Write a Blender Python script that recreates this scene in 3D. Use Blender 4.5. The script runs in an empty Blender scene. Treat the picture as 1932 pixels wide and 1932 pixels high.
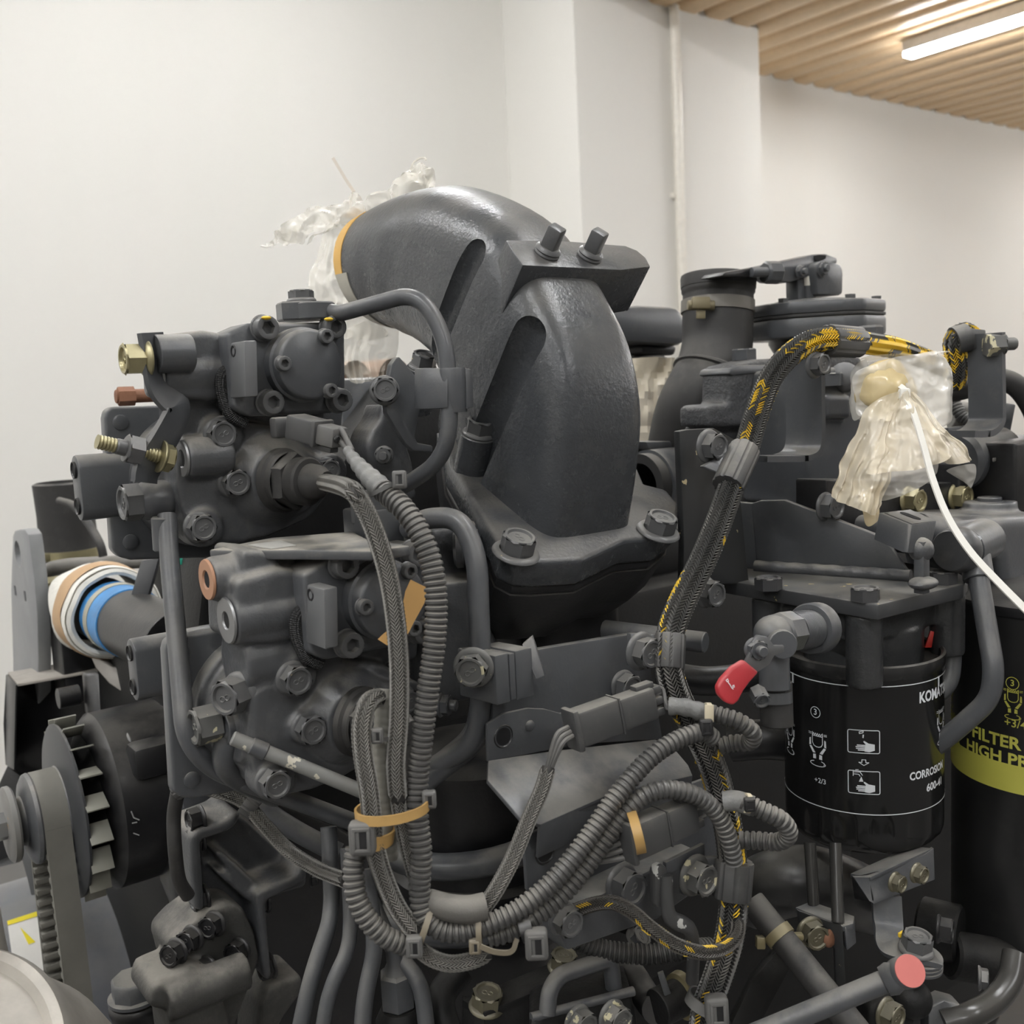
import bpy, bmesh, math, random
from mathutils import Vector as V, Matrix, noise

# ---------------------------------------------------------------- camera
SC = bpy.context.scene
COL = SC.collection
FPX = 1935.0
TH, PITCH, ROLL = math.radians(36.5), math.radians(7.0), 0.051
CAM = V((0, 0, 1.45))
_F0 = V((math.sin(TH), math.cos(TH), 0)); _R0 = V((math.cos(TH), -math.sin(TH), 0)); _Z = V((0, 0, 1))
FW = _F0 * math.cos(PITCH) - _Z * math.sin(PITCH)
_U0 = _Z * math.cos(PITCH) + _F0 * math.sin(PITCH)
RT = _R0 * math.cos(ROLL) - _U0 * math.sin(ROLL)
UP = _U0 * math.cos(ROLL) + _R0 * math.sin(ROLL)
cd = bpy.data.cameras.new('camera'); cam = bpy.data.objects.new('camera', cd); COL.objects.link(cam)
m = Matrix((RT, UP, -FW)).transposed().to_4x4(); m.translation = CAM
cam.matrix_world = m
cd.sensor_fit = 'HORIZONTAL'; cd.sensor_width = 36.0; cd.lens = 36.0 * FPX / 1932.0
cd.clip_start = 0.02; cd.clip_end = 60
cd.dof.use_dof = True; cd.dof.focus_distance = 0.70; cd.dof.aperture_fstop = 12.0
SC.camera = cam

# ---------------------------------------------------------------- world, exposure
w = bpy.data.worlds.new('world'); SC.world = w; w.use_nodes = True
w.node_tree.nodes['Background'].inputs[0].default_value = (0.95, 0.97, 1.0, 1)
w.node_tree.nodes['Background'].inputs[1].default_value = 0.5
vs = SC.view_settings
vs.view_transform = 'Standard'; vs.look = 'None'; vs.gamma = 1.0; vs.use_curve_mapping = False
vs.exposure = 0.0
LAMP = 87.0        # strength of each ceiling tube (see ceiling_light)

# ---------------------------------------------------------------- pixel <-> world
CENTRE = 966.0
def ray(x, y): return FW + RT * ((x - CENTRE) / FPX) - UP * ((y - CENTRE) / FPX)
def at(x, y, d): return CAM + ray(x, y) * d
def onp(x, y, p0, n):
    r = ray(x, y); return CAM + r * ((p0 - CAM).dot(n) / r.dot(n))
X, Y, Z = V((1, 0, 0)), V((0, 1, 0)), V((0, 0, 1))
AX = (X, Y, Z)
def onY(x, y, v): return onp(x, y, V((0, v, 0)), Y)
def onX(x, y, v): return onp(x, y, V((v, 0, 0)), X)
def onZ(x, y, v): return onp(x, y, V((0, 0, v)), Z)
def dep(p): return (V(p) - CAM).dot(FW)
CR = {0: (0, 0, 1.0), 1: (100, 500, .33644), 2: (480, 270, .41408), 3: (200, 950, .3882), 4: (0, 900, .5342), 5: (550, 1150, .36232),
      6: (1180, 440, .38923), 7: (1180, 1000, .38923), 8: (1180, 1380, .28571), 11: (200, 1450, .24948), 12: (600, 1450, .24948),
      13: (900, 1150, .28468), 14: (0, 1500, .22360), 15: (1500, 1500, .2236), 16: (1000, 0, .48240), 17: (600, 600, .18116),
      18: (1400, 1180, .24845), 21: (1200, 460, .18634), 22: (1560, 580, .19255), 23: (1630, 880, .15631), 24: (0, 880, .18634),
      25: (0, 1220, .20704), 26: (820, 1640, .25880), 27: (480, 270, .20704), 28: (1740, 1100, .23820)}
def q(c, s):
    """'x,y x,y' read off crop c of the photograph -> full-frame pixels (third value = depth)"""
    a, b, k = CR[c]; out = []
    for t in s.split():
        u = [float(i) for i in t.split(',')]
        out.append((a + u[0] * k, b + u[1] * k) + tuple(u[2:]))
    return out
def PY(c, s, y): return [onY(p[0], p[1], y) for p in q(c, s)]
def PX(c, s, x): return [onX(p[0], p[1], x) for p in q(c, s)]
def PZ(c, s, z): return [onZ(p[0], p[1], z) for p in q(c, s)]
def PD(c, s, d=None): return [at(p[0], p[1], p[2] if len(p) > 2 else d) for p in q(c, s)]
def PP(c, s, p0, n): return [onp(p[0], p[1], p0, n) for p in q(c, s)]

# ---------------------------------------------------------------- mesh building
def frame(axis, hint=None):
    a = V(axis).normalized()
    h = V(hint) if hint is not None else (Z if abs(a.z) < .9 else X)
    u = (h - a * h.dot(a)).normalized()
    return u, a.cross(u), a
class MB:
    def __init__(s): s.v = []; s.f = []; s.tc = {}
    def add(s, vs, fs):
        o = len(s.v); s.v += [V(p) for p in vs]; s.f += [tuple(o + i for i in f) for f in fs]; return s
    def bm(s, b):
        b.verts.ensure_lookup_table()
        for i, x in enumerate(b.verts): x.index = i
        s.add([x.co.copy() for x in b.verts], [[x.index for x in f.verts] for f in b.faces]); b.free(); return s
    def _bev(s, b, bev, seg, ang=25):
        if bev > 0:
            es = [e for e in b.edges if len(e.link_faces) == 2 and e.calc_face_angle(0) > math.radians(ang)]
            bmesh.ops.bevel(b, geom=es, offset=bev, segments=seg, profile=.5, affect='EDGES', clamp_overlap=True)
        return s.bm(b)
    def prism(s, pts, vec, bev=0.001, seg=2, ang=25):
        b = bmesh.new(); vec = V(vec)
        lo = [b.verts.new(V(p)) for p in pts]; hi = [b.verts.new(V(p) + vec) for p in pts]; n = len(pts)
        b.faces.new(lo); b.faces.new(hi[::-1])
        for i in range(n): b.faces.new((lo[i], hi[i], hi[(i + 1) % n], lo[(i + 1) % n]))
        bmesh.ops.recalc_face_normals(b, faces=b.faces)
        return s._bev(b, bev, seg, ang)
    def box(s, c, size, ax=AX, bev=0.001, seg=2):
        c = V(c); h = [ax[i] * size[i] / 2 for i in range(3)]
        return s.prism([c - h[0] - h[1] - h[2], c + h[0] - h[1] - h[2], c + h[0] + h[1] - h[2], c - h[0] + h[1] - h[2]], h[2] * 2, bev, seg)
    def lathe(s, p, axis, prof, seg=24, hint=None, phase=0.0):
        """prof: (radius, height) pairs; zero radius closes an end"""
        p = V(p); u, w_, a = frame(axis, hint); vs, fs, rings = [], [], []
        for r, h in prof:
            if r <= 1e-7: rings.append([len(vs)]); vs.append(p + a * h)
            else:
                rings.append(list(range(len(vs), len(vs) + seg)))
                for k in range(seg):
                    t = 2 * math.pi * k / seg + phase
                    vs.append(p + a * h + (u * math.cos(t) + w_ * math.sin(t)) * r)
        for A, B in zip(rings, rings[1:]):
            for k in range(seg):
                l = (k + 1) % seg
                if len(A) == 1 and len(B) == 1: continue
                if len(A) == 1: fs.append((A[0], B[l], B[k]))
                elif len(B) == 1: fs.append((A[k], A[l], B[0]))
                else: fs.append((A[k], A[l], B[l], B[k]))
        return s.add(vs, fs)
    def cyl(s, p, axis, r, h, seg=24, ch=0.0006, hint=None, phase=0.0):
        ch = min(ch, r * .3, abs(h) * .3)
        return s.lathe(p, axis, [(0, 0), (r - ch, 0), (r, ch), (r, h - ch), (r - ch, h), (0, h)], seg, hint, phase)
    def sphere(s, p, r, seg=16, rings=8, sc=(1, 1, 1)):
        p = V(p)
        pr = [(math.sin(math.pi * i / rings) * r, -math.cos(math.pi * i / rings) * r) for i in range(rings + 1)]
        o = len(s.v); s.lathe(V((0, 0, 0)), Z, pr, seg)
        for i in range(o, len(s.v)): s.v[i] = p + V((s.v[i].x * sc[0], s.v[i].y * sc[1], s.v[i].z * sc[2]))
        return s
    def tube(s, pts, r, seg=14, cap=True, attr=False):
        """pts dense; r number or function of (arc, index)"""
        n = len(pts); fr = rmf(pts); vs, fs = [], []; arc = 0.0
        for i, (p, u, w_) in enumerate(fr):
            if i: arc += (pts[i] - pts[i - 1]).length
            rr = r(arc, i) if callable(r) else r
            for k in range(seg):
                t = 2 * math.pi * k / seg
                if attr: s.tc[len(s.v) + len(vs)] = (math.cos(t), math.sin(t), arc)
                vs.append(p + (u * math.cos(t) + w_ * math.sin(t)) * rr)
        for i in range(n - 1):
            for k in range(seg):
                l = (k + 1) % seg
                fs.append((i * seg + k, i * seg + l, (i + 1) * seg + l, (i + 1) * seg + k))
        if cap: fs.append(tuple(range(seg))[::-1]); fs.append(tuple(range((n - 1) * seg, n * seg)))
        return s.add(vs, fs)
    def band(s, pts, nrm, wid, th):
        """flat strap along pts: width along nrm[i] x tangent, thickness along nrm"""
        n = len(pts); vs, fs = [], []
        for i, p in enumerate(pts):
            t = (pts[min(i + 1, n - 1)] - pts[max(i - 1, 0)]).normalized()
            nn = V(nrm[i] if isinstance(nrm, list) else nrm); nn = (nn - t * nn.dot(t)).normalized(); b = t.cross(nn)
            for a, c in ((-1, -1), (1, -1), (1, 1), (-1, 1)): vs.append(p + b * a * wid / 2 + nn * c * th / 2)
        for i in range(n - 1):
            for k in range(4):
                l = (k + 1) % 4; fs.append((i * 4 + k, i * 4 + l, i * 4 + 4 + l, i * 4 + 4 + k))
        fs.append((3, 2, 1, 0)); fs.append(tuple(range((n - 1) * 4, n * 4)))
        return s.add(vs, fs)
    def loft(s, secs, cap=True):
        n = len(secs[0]); vs = [p for q_ in secs for p in q_]; fs = []
        for i in range(len(secs) - 1):
            for k in range(n):
                l = (k + 1) % n; fs.append((i * n + k, i * n + l, (i + 1) * n + l, (i + 1) * n + k))
        if cap: fs.append(tuple(range(n))[::-1]); fs.append(tuple(range((len(secs) - 1) * n, len(secs) * n)))
        return s.add(vs, fs)
    def mesh(s, name, sharp=38):
        me = bpy.data.meshes.new(name); me.from_pydata([tuple(v) for v in s.v], [], s.f)
        b = bmesh.new(); b.from_mesh(me); bmesh.ops.recalc_face_normals(b, faces=b.faces); b.to_mesh(me); b.free()
        if s.tc:
            a = me.attributes.new('tc', 'FLOAT_VECTOR', 'POINT')
            for i, t in s.tc.items(): a.data[i].vector = t
        finish(me, sharp); return me
def finish(me, sharp=38):
    me.polygons.foreach_set('use_smooth', [True] * len(me.polygons))
    me.set_sharp_from_angle(angle=math.radians(sharp))
def cr(pts, res=8, closed=False):
    """Catmull-Rom through pts"""
    P = [V(p) for p in pts]; n = len(P); out = []
    g = (lambda i: P[i % n]) if closed else (lambda i: P[max(0, min(n - 1, i))] if 0 <= i < n else (P[0] * 2 - P[1] if i < 0 else P[-1] * 2 - P[-2]))
    for i in range(n if closed else n - 1):
        a, b, c, d = g(i - 1), g(i), g(i + 1), g(i + 2)
        for k in range(res):
            t = k / res
            out.append(((b * 2) + (c - a) * t + (a * 2 - b * 5 + c * 4 - d) * t * t + (b * 3 - a - c * 3 + d) * t ** 3) * .5)
    if not closed: out.append(P[-1].copy())
    return out
def rounded(pts, r, n=7):
    """polyline with rounded corners (bent pipe)"""
    P = [V(p) for p in pts]; out = [P[0]]
    for i in range(1, len(P) - 1):
        a = (P[i - 1] - P[i]); b = (P[i + 1] - P[i]); k = min(r, a.length * .48, b.length * .48)
        A, B = P[i] + a.normalized() * k, P[i] + b.normalized() * k
        for j in range(n + 1):
            t = j / n; out.append(A * (1 - t) ** 2 + P[i] * 2 * t * (1 - t) + B * t * t)
    out.append(P[-1]); return out
def resample(pts, step):
    out = [pts[0].copy()]; acc = 0.0; i = 0; last = pts[0]
    for b in pts[1:]:
        seg = (b - last).length
        while acc + seg >= step:
            t = (step - acc) / seg; last = last.lerp(b, t); out.append(last.copy()); seg = (b - last).length; acc = 0
        acc += seg; last = b
    return out
def rmf(pts):
    n = len(pts); T = [(pts[min(i + 1, n - 1)] - pts[max(i - 1, 0)]).normalized() for i in range(n)]
    u = frame(T[0])[0]; out = []
    for i in range(n):
        u = (u - T[i] * u.dot(T[i])).normalized(); out.append((pts[i], u, T[i].cross(u)))
    return out
def corr(pts, r, pitch=.0034, depth=.16, seg=16, r2=None):
    """corrugated conduit"""
    p = resample(pts, pitch / 5)
    pr = (1, 1, 1, 1 - depth, 1 - depth)
    n_ = len(p); r2 = r2 or r
    return MB().tube(p, lambda a, i: (r + (r2 - r) * i / n_) * pr[i % 5], seg)
def braid(pts, r, ncol, pitch, yellow, sw=.27, r2=None):
    """plaited sleeve: short slanted strands in chevron columns; returns core, dark strands, yellow strands"""
    p = resample(pts, pitch); fr = rmf(p); n = len(p); A, B = MB(), MB(); dphi = 2 * math.pi / ncol
    r2 = r2 or r; core = MB().tube(p, lambda a, i: (r + (r2 - r) * i / n) * .86, 14)
    def pt(i, ph, k):
        i0 = max(0, min(n - 2, int(math.floor(i)))); t = i - i0
        o = p[i0].lerp(p[i0 + 1], t); u = fr[i0][1]; w_ = fr[i0][2]
        return o + (u * math.cos(ph) + w_ * math.sin(ph)) * (r + (r2 - r) * i / n) * k
    for j in range(ncol):
        sg = 1 if j % 2 else -1
        for i in range(1, n - 2):
            M = B if yellow(i / n, j / ncol) else A; vs = []
            for k, e in enumerate((-1, 0, 1)):
                c = i + .5 * (j % 2) + sg * e * .85; ph = (j + .5) * dphi + e * dphi * .60; h = 1.04 if e == 0 else .965
                vs += [pt(c - sw, ph, h - .07), pt(c, ph, h + .05), pt(c + sw, ph, h - .07)]
            M.add(vs, [(0, 1, 4, 3), (1, 2, 5, 4), (3, 4, 7, 6), (4, 5, 8, 7)])
    return core, A, B

# ---------------------------------------------------------------- scene objects
THINGS = []
def setp(o, label=None, cat=None, group=None, kind=None):
    for k, v_ in (('label', label), ('category', cat), ('group', group), ('kind', kind)):
        if v_: o[k] = v_
def thing(name, label, cat, group=None, loc=None):
    o = bpy.data.objects.new(name, None); COL.objects.link(o); o.empty_display_size = .02
    setp(o, label, cat, group); o['_w'] = 0
    THINGS.append((o, loc, [])); return o
WM = {}     # world matrices before parenting is resolved
PAR = {}
def obj(name, geo, mat, parent=None, label=None, cat=None, group=None, kind=None, mw=None, sharp=38):
    if isinstance(geo, MB):
        c = sum(geo.v, V((0, 0, 0))) / max(1, len(geo.v))
        if geo.v:
            c = V([(min(v[i] for v in geo.v) + max(v[i] for v in geo.v)) / 2 for i in range(3)])
        for i in range(len(geo.v)): geo.v[i] = geo.v[i] - c
        me = geo.mesh(name, sharp); mw = Matrix.Translation(c)
    else: me = geo; mw = mw or Matrix()
    o = bpy.data.objects.new(name, me); COL.objects.link(o)
    if mat is not None and (not me.materials): me.materials.append(mat)
    setp(o, label, cat, group, kind); WM[o.name] = mw; PAR[o.name] = parent; return o
def solo(name, geo, mat, label, cat, group=None, kind=None, sharp=38): return obj(name, geo, mat, None, label, cat, group, kind, sharp=sharp)
def resolve():
    """put every Empty at the base of its thing and hang the parts from it"""
    kids = {}
    for n, p in PAR.items():
        if p is not None: kids.setdefault(p.name, []).append(n)
    base = {}
    for o, loc, _ in THINGS:
        pts = []
        for n in kids.get(o.name, []):
            M = WM[n]; pts += [M @ V(c) for c in bpy.data.objects[n].bound_box]
        if pts:
            lo = [min(p[i] for p in pts) for i in range(3)]; hi = [max(p[i] for p in pts) for i in range(3)]
            base[o.name] = Matrix.Translation(V(((lo[0] + hi[0]) / 2, (lo[1] + hi[1]) / 2, lo[2])))
        else: base[o.name] = Matrix()
        o.matrix_basis = base[o.name]; del o['_w']
    for n, p in PAR.items():
        o = bpy.data.objects[n]
        if p is None: o.matrix_basis = WM[n]
        else:
            o.parent = p; pm = base.get(p.name) or WM.get(p.name)
            o.matrix_basis = pm.inverted() @ WM[n]
def cast(mb, voxel=.0016, smooth=3, fac=.6):
    """fuse solids into one casting with rounded fillets"""
    me = bpy.data.meshes.new('tmp'); me.from_pydata([tuple(v) for v in mb.v], [], mb.f)
    b = bmesh.new(); b.from_mesh(me); bmesh.ops.recalc_face_normals(b, faces=b.faces); b.to_mesh(me); b.free()
    o = bpy.data.objects.new('tmp', me); COL.objects.link(o)
    r = o.modifiers.new('r', 'REMESH'); r.mode = 'VOXEL'; r.voxel_size = voxel; r.use_smooth_shade = True
    s = o.modifiers.new('s', 'SMOOTH'); s.iterations = smooth; s.factor = fac
    return bake(o, me)
def bake(o, me):
    dg = bpy.context.evaluated_depsgraph_get(); ev = o.evaluated_get(dg)
    new = bpy.data.meshes.new_from_object(ev, depsgraph=dg)
    bpy.data.objects.remove(o); bpy.data.meshes.remove(me)
    new.polygons.foreach_set('use_smooth', [True] * len(new.polygons)); return new
def castobj(name, mb, mat, parent, voxel=.0016, smooth=3, **k):
    return obj(name, cast(mb, voxel, smooth), mat, parent, **k)
def cut(mb, cutter):
    """boolean difference"""
    a = mb.mesh('tmpa', 180); b = cutter.mesh('tmpb', 180)
    oa = bpy.data.objects.new('ta', a); ob = bpy.data.objects.new('tb', b); COL.objects.link(oa); COL.objects.link(ob)
    md = oa.modifiers.new('b', 'BOOLEAN'); md.operation = 'DIFFERENCE'; md.object = ob; md.solver = 'EXACT'
    r = bake(oa, a); bpy.data.objects.remove(ob); bpy.data.meshes.remove(b); return r

# ---------------------------------------------------------------- materials
MATS = {}
def mat(name, col, rough=.5, metal=0.0, dust=0.0, bump=0.0, bscale=300, var=.15, spec=.5, chip=0.0, chipcol=(.45, .36, .22), coat=0.0, dustcol=(.30, .28, .245), trans=0.0, alpha=1.0, emis=0.0, weave=None, sss=0.0):
    if name in MATS: return MATS[name]
    mt = bpy.data.materials.new(name); mt.use_nodes = True; nt = mt.node_tree; N = nt.nodes; L = nt.links; b = N['Principled BSDF']
    def nd(t, **kw):
        n = N.new(t)
        for k, v_ in kw.items(): setattr(n, k, v_)
        return n
    def mixc(f, a, c):
        n = nd('ShaderNodeMix', data_type='RGBA')
        for i, v_ in ((0, f), (6, a), (7, c)):
            if hasattr(v_, 'links'): L.new(v_, n.inputs[i])
            elif isinstance(v_, (int, float)): n.inputs[i].default_value = v_
            else: n.inputs[i].default_value = tuple(v_) + (1,)
        return n.outputs[2]
    def math_(op, a, c, clamp=True):
        n = nd('ShaderNodeMath', operation=op, use_clamp=clamp)
        for i, v_ in ((0, a), (1, c)):
            if hasattr(v_, 'links'): L.new(v_, n.inputs[i])
            else: n.inputs[i].default_value = v_
        return n.outputs[0]
    geo = nd('ShaderNodeNewGeometry'); pos = geo.outputs['Position']
    def nz(scale, detail=4, rough_=.6):
        n = nd('ShaderNodeTexNoise'); n.inputs['Scale'].default_value = scale; n.inputs['Detail'].default_value = detail
        n.inputs['Roughness'].default_value = rough_; L.new(pos, n.inputs['Vector']); return n.outputs['Fac']
    def ramp(v_, lo, hi):
        n = nd('ShaderNodeMapRange', interpolation_type='SMOOTHSTEP'); L.new(v_, n.inputs[0])
        n.inputs[1].default_value = lo; n.inputs[2].default_value = hi; return n.outputs[0]
    c = mixc(nz(45), [x * (1 - var) for x in col], [min(1, x * (1 + var)) for x in col])
    r_out = rough
    if dust > 0:
        sx = nd('ShaderNodeSeparateXYZ'); L.new(geo.outputs['Normal'], sx.inputs[0])
        up = ramp(sx.outputs[2], .05, .95)
        f = math_('MULTIPLY', up, ramp(nz(28, 6), .3, .62)); f = math_('ADD', math_('MULTIPLY', f, dust), math_('MULTIPLY', ramp(nz(60, 8, .7), .5, .8), dust * .22))
        c = mixc(f, c, dustcol)
        r_out = math_('ADD', math_('MULTIPLY', f, .45), rough)
    if chip > 0:
        f = ramp(nz(95, 3, .55), .76 - chip * .1, .77 - chip * .1); c = mixc(f, c, chipcol)
    L.new(c, b.inputs['Base Color'])
    if hasattr(r_out, 'links'): L.new(r_out, b.inputs['Roughness'])
    else: b.inputs['Roughness'].default_value = rough
    b.inputs['Metallic'].default_value = metal; b.inputs['Specular IOR Level'].default_value = spec
    b.inputs['Coat Weight'].default_value = coat; b.inputs['Coat Roughness'].default_value = .12
    if trans: b.inputs['Transmission Weight'].default_value = trans; b.inputs['IOR'].default_value = 1.2
    if alpha < 1: b.inputs['Alpha'].default_value = alpha
    if sss: b.inputs['Subsurface Weight'].default_value = sss; b.inputs['Subsurface Radius'].default_value = (.01, .01, .008)
    if emis: b.inputs['Emission Color'].default_value = (.985, .99, 1, 1); b.inputs['Emission Strength'].default_value = emis
    h = None
    if bump: h = nz(bscale, 3); st = bump
    if weave:
        a = nd('ShaderNodeAttribute', attribute_name='tc'); s = nd('ShaderNodeSeparateXYZ'); L.new(a.outputs['Vector'], s.inputs[0])
        ang = nd('ShaderNodeMath', operation='ARCTAN2'); L.new(s.outputs[1], ang.inputs[0]); L.new(s.outputs[0], ang.inputs[1])
        na, ns = weave
        A = math_('MULTIPLY', ang.outputs[0], float(na), False); S = math_('MULTIPLY', s.outputs[2], float(ns), False)
        w1 = math_('SINE', math_('ADD', A, S, False), 0, False); w2 = math_('SINE', math_('SUBTRACT', A, S, False), 0, False)
        h = math_('MULTIPLY', math_('ADD', math_('MULTIPLY', w1, w2, False), 1.0, False), .5); st = bump or .6
        L.new(mixc(h, mixc(.6, c, (.01, .01, .01)), c), b.inputs['Base Color'])
    if h is not None:
        bp = nd('ShaderNodeBump'); bp.inputs['Strength'].default_value = st; bp.inputs['Distance'].default_value = .002
        L.new(h, bp.inputs['Height']); L.new(bp.outputs[0], b.inputs['Normal'])
    MATS[name] = mt; return mt
PAINT = mat('dark_grey_paint', (.076, .079, .084), .30, dust=.6, bump=.06, bscale=420)
CAST = mat('painted_cast_iron', (.074, .076, .080), .33, dust=.8, bump=.22, bscale=330)
ELB = mat('elbow_paint', (.050, .053, .057), .27, dust=.38, bump=.22, bscale=300, dustcol=(.22, .20, .17))
DARK = mat('black_paint', (.014, .014, .015), .34, dust=.2, bump=.1)
GLOSS = mat('gloss_black_enamel', (.012, .012, .012), .16, dust=.05, var=.05)
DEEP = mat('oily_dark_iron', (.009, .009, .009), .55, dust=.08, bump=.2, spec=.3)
BOLTM = mat('painted_bolt', (.095, .096, .097), .30, dust=.4, chip=.3, bump=.1)
ZINC = mat('yellow_zinc', (.38, .34, .20), .35, metal=.7, dust=.2, var=.35)
STEEL = mat('bare_steel', (.26, .26, .26), .4, metal=.7, var=.2)
RUST = mat('rusty_steel', (.22, .10, .055), .7, var=.4, bump=.2)
COPPER = mat('primer_brown_face', (.36, .19, .11), .55, var=.15)
RUBBER = mat('black_rubber', (.028, .027, .026), .6, dust=.35)
PLAST = mat('dark_plastic', (.058, .058, .058), .42, dust=.6)
GPLAST = mat('grey_plastic', (.115, .113, .108), .5, dust=.3)
COND = mat('conduit_plastic', (.064, .063, .061), .34, dust=.7)
WEAVE = mat('woven_sleeve', (.14, .135, .122), .45, dust=.4)
STRD = mat('black_strand', (.075, .074, .070), .35, dust=.5)
STRY = mat('yellow_strand', (.78, .52, .04), .45, var=.1)
TANT = mat('tan_nylon', (.42, .26, .09), .45, var=.25)
WALL = mat('white_wall_paint', (.79, .772, .728), .85, var=.012, spec=.2)

# ================================================================ the room
CZ = 2.95
def quadbox(name, lo, hi, mt, **k):
    c = (V(lo) + V(hi)) / 2; s = V(hi) - V(lo)
    return obj(name, MB().box(c, s, bev=0.0), mt, **k)
XC0 = onY(1090, 220, 3.10).x; XC1 = onY(1434, 220, 3.10).x      # column edges
RX0, RX1, RY0, RY1 = -5.5, 9.5, -4.5, 3.55
quadbox('floor', (RX0, RY0, -.1), (RX1, RY1, 0), mat('grey_floor', (.13, .125, .12), .35, var=.1), kind='structure')
quadbox('wall_back', (RX0, RY1, 0), (RX1, RY1 + .15, 3.8), WALL, kind='structure')
quadbox('wall_front', (RX0, RY0 - .15, 0), (RX1, RY0, 3.8), mat('dark_wall_paint', (.20, .19, .18), .8), kind='structure')
quadbox('wall_left', (RX0 - .15, RY0, 0), (RX0, RY1, 3.8), WALL, kind='structure')
quadbox('wall_right', (RX1, RY0, 0), (RX1 + .15, RY1, 3.8), WALL, kind='structure')
quadbox('wall_column', (XC0, 3.10, 0), (XC1, RY1, 3.8), WALL, kind='structure')
for i_, xx_ in enumerate((-4.2, -2.0, .2, 2.4, 4.6, 6.8)):
    quadbox('added_reflector_pier', (xx_, RY0, 0), (xx_ + .55, RY0 + .4, CZ), WALL, kind='structure')  # unseen white piers, added to put reflection streaks on the filter
WOOD = mat('ceiling_wood', (.76, .56, .345), .45, var=.12)
ceil = quadbox('ceiling', (XC0 + .12, RY0, CZ + .075), (RX1, RY1, CZ + .11), mat('ceiling_board', (.16, .10, .05), .7), kind='structure')
quadbox('ceiling_high', (RX0, RY0, 3.8), (XC0 + .12, RY1, 3.85), WALL, kind='structure')
quadbox('trim_1', (XC0 + .10, RY0, CZ + .02), (XC0 + .12, RY1, 3.8), WALL, kind='structure')
# half-round wooden slats under the board, each its own piece
pitch = .166; x = XC0 + .13; sm = None; k = 0
while x < RX1 - .1:
    if sm is None:
        pr = [V((-.070, 0, .075)), V((-.070, 0, .040)), V((-.066, 0, .022)), V((-.056, 0, .008)), V((-.040, 0, 0)), V((.040, 0, 0)), V((.056, 0, .008)), V((.066, 0, .022)), V((.070, 0, .040)), V((.070, 0, .075))]
        sm = MB().prism(pr, V((0, RY1 - RY0, 0)), 0).mesh('slat', 50); sm.materials.append(WOOD)
    obj('slat', sm, None, ceil, mw=Matrix.Translation(V((x, RY0, CZ)))); x += pitch; k += 1
# thin service pipe on the column
pb = onY(1276, 100, 3.07)
p = thing('service_pipe', 'thin white vertical pipe running up the front of the wall column', 'pipe')
obj('pipe', MB().cyl(V((pb.x, 3.075, .0)), Z, .020, CZ, 16), mat('pvc', (.80, .76, .68), .35), p)
for zz in (.6, 2.2):
    obj('pipe_clip', MB().box(V((pb.x, 3.088, zz)), (.06, .024, .02), bev=.003), mat('pvc', (.8, .76, .68)), p)
# linear ceiling lamps, rows across the hall
LMAT = mat('lamp_diffuser', (.9, .9, .88), .4, emis=LAMP)
HOUS = mat('lamp_housing', (.75, .74, .72), .4)
la, lb = onZ(1712, 105, CZ - .07), onZ(1932, 30, CZ - .07)
names = {}
for ix, xx in enumerate((la.x - 7.6, la.x - 5.4, la.x - 3.2, la.x, la.x + 3.0)):
    for iy, yy in enumerate((la.y - .62, la.y - 2.9, la.y - 5.2)):
        zl = CZ - .07 if xx > XC0 + .3 else 3.25
        lab = ('white linear ceiling lamp glowing under the wooden slats' if (ix == 3 and iy == 0) else 'white linear ceiling lamp of the rows out of view above the hall')
        t = thing('ceiling_light', lab, 'lamp', None if (ix == 3 and iy == 0) else 'ceiling lamps out of view')
        obj('housing', MB().box(V((xx, yy, zl + .035)), (.075, 1.25, .05), bev=.004), HOUS, t)
        obj('diffuser', MB().box(V((xx, yy, zl + .004)), (.068, 1.24, .03), bev=.004), LMAT, t)
        if zl > CZ:
            for e in (-.45, .45): obj('hanger', MB().cyl(V((xx, yy + e, zl + .05)), Z, .003, .55, 8), HOUS, t)
        else: obj('mount', MB().box(V((xx, yy, zl + .065)), (.04, 1.0, .02), bev=.002), HOUS, t)

# ================================================================ fasteners (shared meshes, local +Z points out of the seat)
R6 = [math.pi / 3 * k for k in range(6)]
def _hex(mb, af, z0, z1, ch=.0010, dish=True):
    r = af / math.sqrt(3)
    mb.lathe((0, 0, 0), Z, [(r, z0), (r, z1 - ch), (af / 2 * .97, z1)] + ([(af / 2 * .86, z1), (af / 2 * .78, z1 - .0012), (0, z1 - .0012)] if dish else [(0, z1)]), 6 if not dish else 24)
    return mb
def _hexbody(mb, af, z0, z1, dish=True):
    r = af / math.sqrt(3); b = bmesh.new()
    lo = [b.verts.new((r * math.cos(t), r * math.sin(t), z0)) for t in R6]; hi = [b.verts.new((r * math.cos(t), r * math.sin(t), z1 - .0009)) for t in R6]
    b.faces.new(lo[::-1])
    for i in range(6): b.faces.new((lo[i], lo[(i + 1) % 6], hi[(i + 1) % 6], hi[i]))
    mb.bm(b)
    # chamfered crown
    prof = [(af / 2 * 1.0, z1)] + ([(af / 2 * .84, z1), (af / 2 * .76, z1 - .0014), (0, z1 - .0014)] if dish else [(0, z1)])
    n = 24; ring = []
    for k in range(n):
        t = 2 * math.pi * k / n; d = af / 2 / math.cos(((t + math.pi / 6) % (math.pi / 3)) - math.pi / 6)
        ring.append(V((d * math.cos(t), d * math.sin(t), z1 - .0009)))
    o = len(mb.v); mb.lathe((0, 0, 0), Z, prof, n, hint=X)
    b0 = len(mb.v); mb.v += ring
    for k in range(n): mb.f.append((b0 + k, b0 + (k + 1) % n, o + (k + 1) % n, o + k))
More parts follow.
